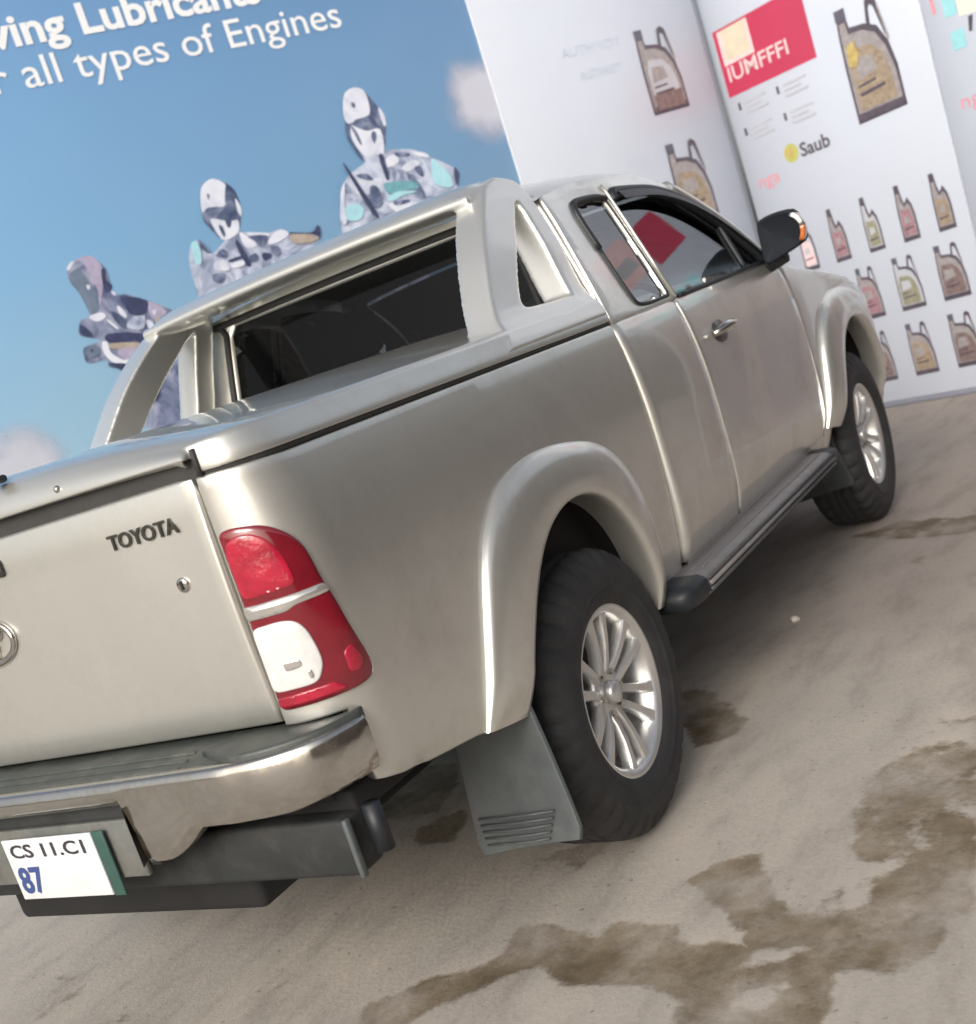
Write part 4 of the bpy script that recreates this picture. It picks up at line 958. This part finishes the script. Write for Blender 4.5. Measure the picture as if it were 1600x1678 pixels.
# rear bumper
def bumper():
    path = []
    for t in np.linspace(-1, 1, 121):
        a = abs(t); y = .885*t if a < .78 else None
        path.append(t)
    def plan(t):
        a = abs(t); sg = 1 if t >= 0 else -1
        L = 1.16*a
        if L < .64: return (-1.275+.012*(L/.64)**2, sg*L)
        ph = (L-.64)/(1.16-.64)
        c = catmull([(-1.30, .50), (-1.263, .64), (-1.238, .745), (-1.185, .828), (-1.115, .868), (-1.075, .874)], 8)
        k = ph*32+8; i = min(int(k), len(c)-2); q = c[i]*(1-(k-i))+c[i+1]*(k-i)
        return (float(q[0]), sg*float(q[1]))
    rows = []
    for t in np.linspace(-1, 1, 141):
        x, y = plan(t); a = abs(y)
        e = max(0, (a-.76)/.115)
        zt = .776+.004*e; zb = .655 if a > .55 else (.592+.063*min(1, max(0, (a-.42)/.12))**1.5)
        zb += .012*e
        if a < .375: zb = .722
        x2, y2 = plan(t*.985)
        nrm = Vector((-1, 0, 0)) if a < .64 else Vector((-(1-e*.8), (1 if y > 0 else -1)*e, 0)).normalized()
        def q(z, d): return (x-nrm.x*d, y-nrm.y*d, z)
        rows.append([q(zt-.002, .05), q(zt+.003, .014), q(zt+.0015, .005), q(zt-.004, 0), q(zt-.016, -.003), q((zt+zb)/2, -.006), q(zb+.02, -.002), q(zb+.006, .006), q(zb, .02), q(zb+.004, .06)])
    b = grid_obj('rear_bumper', rows, CHROME, TR, (-1, 0, 0))
    # rubber step on top, with raised corner pads
    out = [plan(t) for t in np.linspace(-.97, .97, 80)]
    out = [(x+.022, y*.985) for x, y in out]
    st = surf2d('step_pad', out+[(-1.10, .84), (-1.10, -.84)], lambda x, y: (x, y, .772+.020*min(1, max(0, (x+1.25)/.12))), (0, 0, 1), PAD, b, sp=.06, bsp=.04, roll=.004, depth=.02)
    for y0 in np.arange(-.5, .51, .125): pass
    for x0, z0 in ((-1.232, .776), (-1.204, .780), (-1.176, .785)): rbox('step_rib', (x0-.005, -.52, z0-.004), (x0+.005, .52, z0+.003), PAD, b, .0025)
    for s in (-1, 1):
        P = [plan(t*s) for t in np.linspace(.60, .95, 20)]
        inn = [(-1.115, s*.80), (-1.125, s*.62), (-1.19, s*.56)]
        surf2d('corner_pad', [(x+.014, y*.99) for x, y in P]+inn, lambda x, y: (x, y, .793), (0, 0, 1), PAD, b, sp=.05, bsp=.03, roll=.008, depth=.018)
    # recess and bracket behind the plate
    rbox('plate_recess', (-1.235, -.372, .575), (-1.205, .372, .735), BLACK_R, b, .004)
    for s in (-1, 1):
        rows = [[(-1.283, s*.374, z), (-1.245, s*.352, z), (-1.232, s*.345, z)] for z in (.594, .66, .725)]
        grid_obj('recess_cheek', rows, CHROME, b)
    rbox('plate_bracket', (-1.252, -.345, .560), (-1.238, .345, .690), BRACKET, b, .003)
    return b
bumper()
pl = rbox('number_plate', (-1.268, -.235, .530), (-1.262, .060, .675), PLATE, TR, .002)
rbox('plate_side_strip', (-1.2675, -.272, .528), (-1.2615, -.238, .677), PLATE_G, pl, .002)
def plate_text(s, y0, z0, w_, h, m, b, nm='plate_lettering'):
    for bm in split_words(text_bm(s, w_, h, b), h*.3):
        for v in bm.verts: v.co = Vector((-1.2695, y0-v.co.x, z0+v.co.y))
        bm_obj(nm, bm, m, pl, smooth=False)
plate_text('CS 11.C1', .040, .632, .245, .030, PLATE_K, .02); plate_text('87', .045, .548, .080, .058, PLATE_B, .03)
# black rear beam and its bracket
rbox('tow_beam', (-1.15, -.80, .478), (-1.06, .80, .60), BLACK_R, TR, .012)
def beam_end(s):
    bm = bmesh.new(); rbox_bm(bm, (-1.160, -.012, .48), (-1.142, .0, .602), .004); bmesh.ops.translate(bm, verts=bm.verts[:], vec=(0, s*.80, 0)); bm_obj('beam_flange', bm, FLAP, TR)
    bm = bmesh.new(); tube_bm(bm, [(-1.10, s*.836, .512), (-1.10, s*.836, .61)], .020, 12); bm_obj('beam_tube', bm, BLACK, TR)
both(beam_end)
bm = bmesh.new(); tube_bm(bm, [(-.55, 0, .475), (-.55, 0, .62)], [.33, .33], 28); bm_obj('spare_wheel', bm, RUBBER, TR)

# mud flaps
def flap(s, x, y0, y1, zt, zb, m=None):
    rows = []
    for t in np.linspace(0, 1, 15):
        w0 = y0+.02*(1-t); row = []
        for v in np.linspace(0, 1, 13):
            y = w0+(y1-w0)*v-(.06*(1-t)*v if True else 0); c = 0
            if t > .92: y = (w0+y1)/2+(y-(w0+y1)/2)*(1-.6*((t-.92)/.08)**2*.12)
            z = zt+(zb+.025*v-zt)*t
            row.append((x-.03*t*t+.012*math.sin(math.pi*v), s*y, z))
        rows.append(row)
    o = grid_obj('mud_flap', rows, m or FLAP, TR, (-1, 0, 0), roll=.004, depth=.008)
    return o
def rear_flap(s):
    o = flap(s, -.505, .640, .925, .62, .205)
    for i in range(5):
        z = .295-.017*i
        bm = bmesh.new(); tube_bm(bm, [(-.527, s*.662, z), (-.536, s*.74, z+.003), (-.536, s*.80, z+.005), (-.532, s*(.872-.008*i), z+.008)], .0035, 6); bm_obj('moulded_rib', bm, FLAP, o)
both(rear_flap)
both(lambda s: flap(s, F_SH-.50, .62, .885, .48, .255, BLACK_R))

# running boards
def running_board(s):
    prof = [(.815, .515), (.84, .527), (.925, .522), (.944, .513), (.952, .498), (.953, .474), (.940, .452), (.90, .440), (.83, .444), (.815, .46)]
    rows = [[(x, s*y, z+.0) for y, z in prof] for x in np.linspace(.545, 2.10, 30)]
    o = grid_obj('running_board', rows, STEP, TR, closed=True)
    sharp(o, 40)
    for y, z, m, r in ((.955, .506, STEP_D, .005), (.957, .489, STEP, .007), (.956, .470, STEP_D, .007)):
        bm = bmesh.new(); tube_bm(bm, [(.55, s*y, z), (1.3, s*y, z), (2.10, s*y, z)], r, 8); bm_obj('edge_trim', bm, m, o)
    for i in range(2):
        y = .885+.030*i; rbox('tread_strip', (.62, min(s*y, s*(y+.006)), .520), (2.06, max(s*y, s*(y+.006)), .5265), STEP, o, .002)
    for x0, sg in ((.545, -1), (2.10, 1)):
        cy = np.mean([p[0] for p in prof]); cz = np.mean([p[1] for p in prof]); R_ = []
        for t, k in ((0, 1.02), (.03, 1.03), (.085, .99), (.12, .84), (.138, .5), (.143, .0)):
            R_.append([(x0+sg*t, s*(cy+(p[0]-cy)*k), cz+(p[1]-cz)*k) for p in prof])
        grid_obj('end_cap', R_, BLACK, o, closed=True)
    for x in (.75, 1.35, 1.95): rbox('step_bracket', (x-.03, min(s*.5, s*.86), .42), (x+.03, max(s*.5, s*.86), .45), BLACK_R, o, .004)
both(running_board)

# wheels
def build_wheel(x, s):
    yc = s*.752
    base = bpy.data.objects.new('wheel', None)
    prof = [(.05, .02), (.150, .02), (.155, .005), (.150, -.01), (.05, -.01)]
    w_ = lathe('wheel', prof, BLACK_R, TR, 48)                       # brake disc, carries the rest
    w_.location = (x, yc, .388); w_.rotation_euler = (0, 0, 0 if s < 0 else math.pi)
    tp = [(.222, -.096), (.232, -.114), (.262, -.127), (.272, -.1285), (.276, -.1325), (.281, -.1325), (.285, -.130), (.297, -.1325), (.325, -.130), (.350, -.121), (.368, -.110), (.380, -.098), (.386, -.084), (.388, -.062), (.388, -.056), (.388, -.050), (.388, -.020), (.388, -.014), (.388, -.008)]
    tp = tp + [(r, -y) for r, y in tp[::-1]]
    N = 216; n = len(tp)
    def gr(i, k):
        j = min(i, n-1-i)
        j -= 4
        if j in (10, 13): return -.010
        if j in (5, 6, 7, 8): return -.011 if (k % 6 in (0, 1)) else 0
        if j in (9,): return -.006 if (k % 6 == 0) else 0
        if j in (11, 12): return -.006 if ((k+3) % 6 == 0) else 0
        return 0
    t = lathe('tyre', tp, RUBBER, w_, N, fn=gr)
    bp_ = [(.222, -.100), (.234, -.110), (.231, -.1135), (.224, -.113), (.214, -.106), (.206, -.096), (.198, -.06), (.192, .0), (.20, .09), (.222, .10)]
    rim = lathe('rim', bp_, ALLOY, w_, 96)
    # six pairs of spokes with a shallow dish
    bm = bmesh.new()
    for k in range(6):
        for sg in (-1, 1):
            A = math.pi/2+k*math.pi/3
            er = Vector((math.cos(A), 0, math.sin(A))); et = Vector((-math.sin(A), 0, math.cos(A)))
            secs = []
            for r, o, hw, yf in ((.050, .020, .014, -.072), (.085, .023, .0125, -.084), (.130, .029, .0125, -.094), (.175, .036, .0145, -.099), (.205, .042, .019, -.101), (.216, .044, .024, -.103)):
                c = er*r+et*(o*sg); dn = .030
                secs.append([bm.verts.new(c+et*a*hw+Vector((0, yf+b, 0))) for a, b in ((-1, .006), (-.75, 0), (.75, 0), (1, .006), (1, dn), (-1, dn))])
            for a, b in zip(secs, secs[1:]):
                for i in range(6): bm.faces.new((a[i], a[(i+1) % 6], b[(i+1) % 6], b[i]))
            bm.faces.new(secs[0]); bm.faces.new(secs[-1])
    bmesh.ops.recalc_face_normals(bm, faces=bm.faces[:]); sp_ = bm_obj('spokes', bm, ALLOY, w_); sharp(sp_, 30)
    hub = lathe('hub', [(.0001, -.070), (.050, -.071), (.072, -.073), (.080, -.066), (.082, -.03), (.0001, -.03)], ALLOY, w_, 48)
    cap = lathe('centre_cap', [(.0001, -.098), (.020, -.097), (.029, -.092), (.032, -.07), (.0001, -.065)], ALLOY, w_, 32)
    bm = bmesh.new()
    for k in range(6):
        A = k*math.pi/3+math.pi/6+math.pi/6; c = Vector((.056*math.cos(A), 0, .056*math.sin(A)))
        tube_bm(bm, [c+Vector((0, -.066, 0)), c+Vector((0, -.084, 0))], .009, 6)
    bm_obj('lug_nuts', bm, CHROME, w_, smooth=False)
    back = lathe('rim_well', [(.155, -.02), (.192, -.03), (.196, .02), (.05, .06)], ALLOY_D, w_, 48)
    return w_
for x in (0.0, F_SH):
    for s in (-1, 1): build_wheel(x, s)

# hard bed cover: one moulded shell, crowned on top, rounded over into its side skirts
def lid():
    rows = []
    xs = [-1.150, -1.148, -1.143, -1.135, -1.127, -1.1245, -1.118, -1.105, -1.085, -1.06, -1.03, -1.0, -.95, -.88, -.75, -.6, -.45, -.3, -.15, 0, .15, .3, .42, .52, .59, .62, .634]
    for x in xs:
        def side(z):
            Y = I(z, YB)+.004
            if x > -1.0: return Y
            k = min(1, (-1.0-x)/.125); return Y-(Y-.738)*(1-math.sqrt(1-k*k))
        zb = 1.338 if x < -1.126 else (1.309-.015*min(1, max(0, (x+1.1)/1.7)))
        f = 1.0 if x > -1.075 else math.sqrt(max(0, 1-((-1.075-x)/.0752)**2))
        Yt = side(1.345); zs = 1.338+.026*f
        half = []
        for a in np.linspace(0, 1, 22): half.append((a*(Yt-.026), zs+.054*f*(1-a**2.1)+.002*f))
        for a in (18, 36, 54, 72, 90): half.append((Yt-.026+.022*math.sin(R(a)), zs+.002*f-.022*f*(1-math.cos(R(a)))))
        for q in (.4, .75, 1): half.append((side(zs-.02*f+(zb-zs+.02*f)*q) if zb < 1.33 else Yt-.004, min(zs-.02*f, 1.345)+(zb-min(zs-.02*f, 1.345))*q))
        rows.append([(x, -y, z) for y, z in half[::-1]]+[(x, y, z) for y, z in half[1:]])
    o = grid_obj('bed_cover', rows, PAINT, TR, (0, 0, 1), roll=.003, depth=.02)
    for s in (-1, 1):
        bm = bmesh.new(); tube_bm(bm, [bed_pt(u, 1.304-.017*min(1, max(0, (u+1.2)/1.8)), s, -.014) for u in np.linspace(-1.19, .63, 30)], .012, 8); bm_obj('skirt_seal', bm, SEAL, o)
        bm = bmesh.new(); tube_bm(bm, [(-1.1275, s*.742, z) for z in (1.300, 1.33, 1.352)], .0055, 8); bm_obj('corner_seal', bm, SEAL, o)
    bm = bmesh.new(); bmesh.ops.create_uvsphere(bm, u_segments=10, v_segments=6, radius=.008, matrix=Matrix.Translation((-1.146, -.39, 1.360))); bm_obj('key_cover', bm, CHROME, o)
    rbox('cover_lock', (-1.155, -.225, 1.408), (-1.11, -.195, 1.424), BLACK, o, .006)
lid()

# styling bar that rises from the bed cover behind the cab: two sails and a cross wing, moulded into one body
def bar_y(z): return I(z, [(1.30, .856), (1.345, .842), (1.365, .824), (1.385, .806), (1.41, .792), (1.46, .776), (1.56, .750), (1.66, .716), (1.72, .690), (1.80, .640)])
S_OUT = catmull([(-.02, 1.31), (.05, 1.375), (.13, 1.470), (.22, 1.570), (.32, 1.655), (.42, 1.722), (.50, 1.762), (.58, 1.782)], 5) + catmull([(.60, 1.786), (.655, 1.782), (.712, 1.765), (.716, 1.74), (.700, 1.60), (.676, 1.45), (.642, 1.31)], 4)
S_HOLE = catmull([(.262, 1.416), (.30, 1.402), (.545, 1.396), (.564, 1.408), (.590, 1.55), (.608, 1.684), (.600, 1.694), (.555, 1.668), (.45, 1.590), (.33, 1.486)], 4, True)
def solid2d(bm, outer, hole, fo, fi, sp=.03):
    V, F = fill2d(outer, [hole], sp, .018)
    A = [bm.verts.new(fo(a, b)) for a, b in V]; B = [bm.verts.new(fi(a, b)) for a, b in V]; cnt = {}
    for f in F:
        bm.faces.new([A[i] for i in f]); bm.faces.new([B[i] for i in f][::-1])
        for i, j in zip(f, f[1:]+f[:1]): cnt[(i, j)] = cnt.get((i, j), 0)+1
    for (i, j) in cnt:
        if (j, i) not in cnt: bm.faces.new((A[j], A[i], B[i], B[j]))
def sports_bar():
    bm = bmesh.new()
    for s in (-1, 1):
        solid2d(bm, [tuple(q) for q in S_OUT], [tuple(q) for q in S_HOLE], lambda u, z: (u, s*bar_y(z), z), lambda u, z: (u, s*(min(bar_y(z), .80)-.095), z))
    sec = catmull([(.400, 1.722), (.396, 1.738), (.42, 1.756), (.47, 1.775), (.54, 1.787), (.62, 1.789), (.68, 1.782), (.706, 1.765), (.706, 1.742), (.69, 1.726), (.60, 1.718), (.48, 1.714)], 3, True)
    R_ = []
    for v in np.linspace(-1, 1, 31):
        a = abs(v); c = .012*(1-a*a); e = max(0, (a-.85)/.15); dz = -.018*e*e
        R_.append([bm.verts.new((q[0], v*.655, q[1]+c+(dz if q[1] > 1.75 else 0))) for q in sec])
    for P, Q in zip(R_, R_[1:]):
        for i in range(len(sec)): bm.faces.new((P[i], P[(i+1) % len(sec)], Q[(i+1) % len(sec)], Q[i]))
    bm.faces.new(R_[0]); bm.faces.new(R_[-1][::-1])
    bmesh.ops.recalc_face_normals(bm, faces=bm.faces[:])
    o = bm_obj('sports_bar', bm, BAR_PAINT, TR)
    m = o.modifiers.new('remesh', 'REMESH'); m.mode = 'VOXEL'; m.voxel_size = .0046; m.use_smooth_shade = True
    m = o.modifiers.new('smooth', 'SMOOTH'); m.factor = .5; m.iterations = 26
    dg = bpy.context.evaluated_depsgraph_get(); dg.update()
    me = bpy.data.meshes.new_from_object(o.evaluated_get(dg)); o.modifiers.clear(); o.data = me
    me.polygons.foreach_set('use_smooth', [True]*len(me.polygons))
    if not me.materials: me.materials.append(BAR_PAINT)
sports_bar()
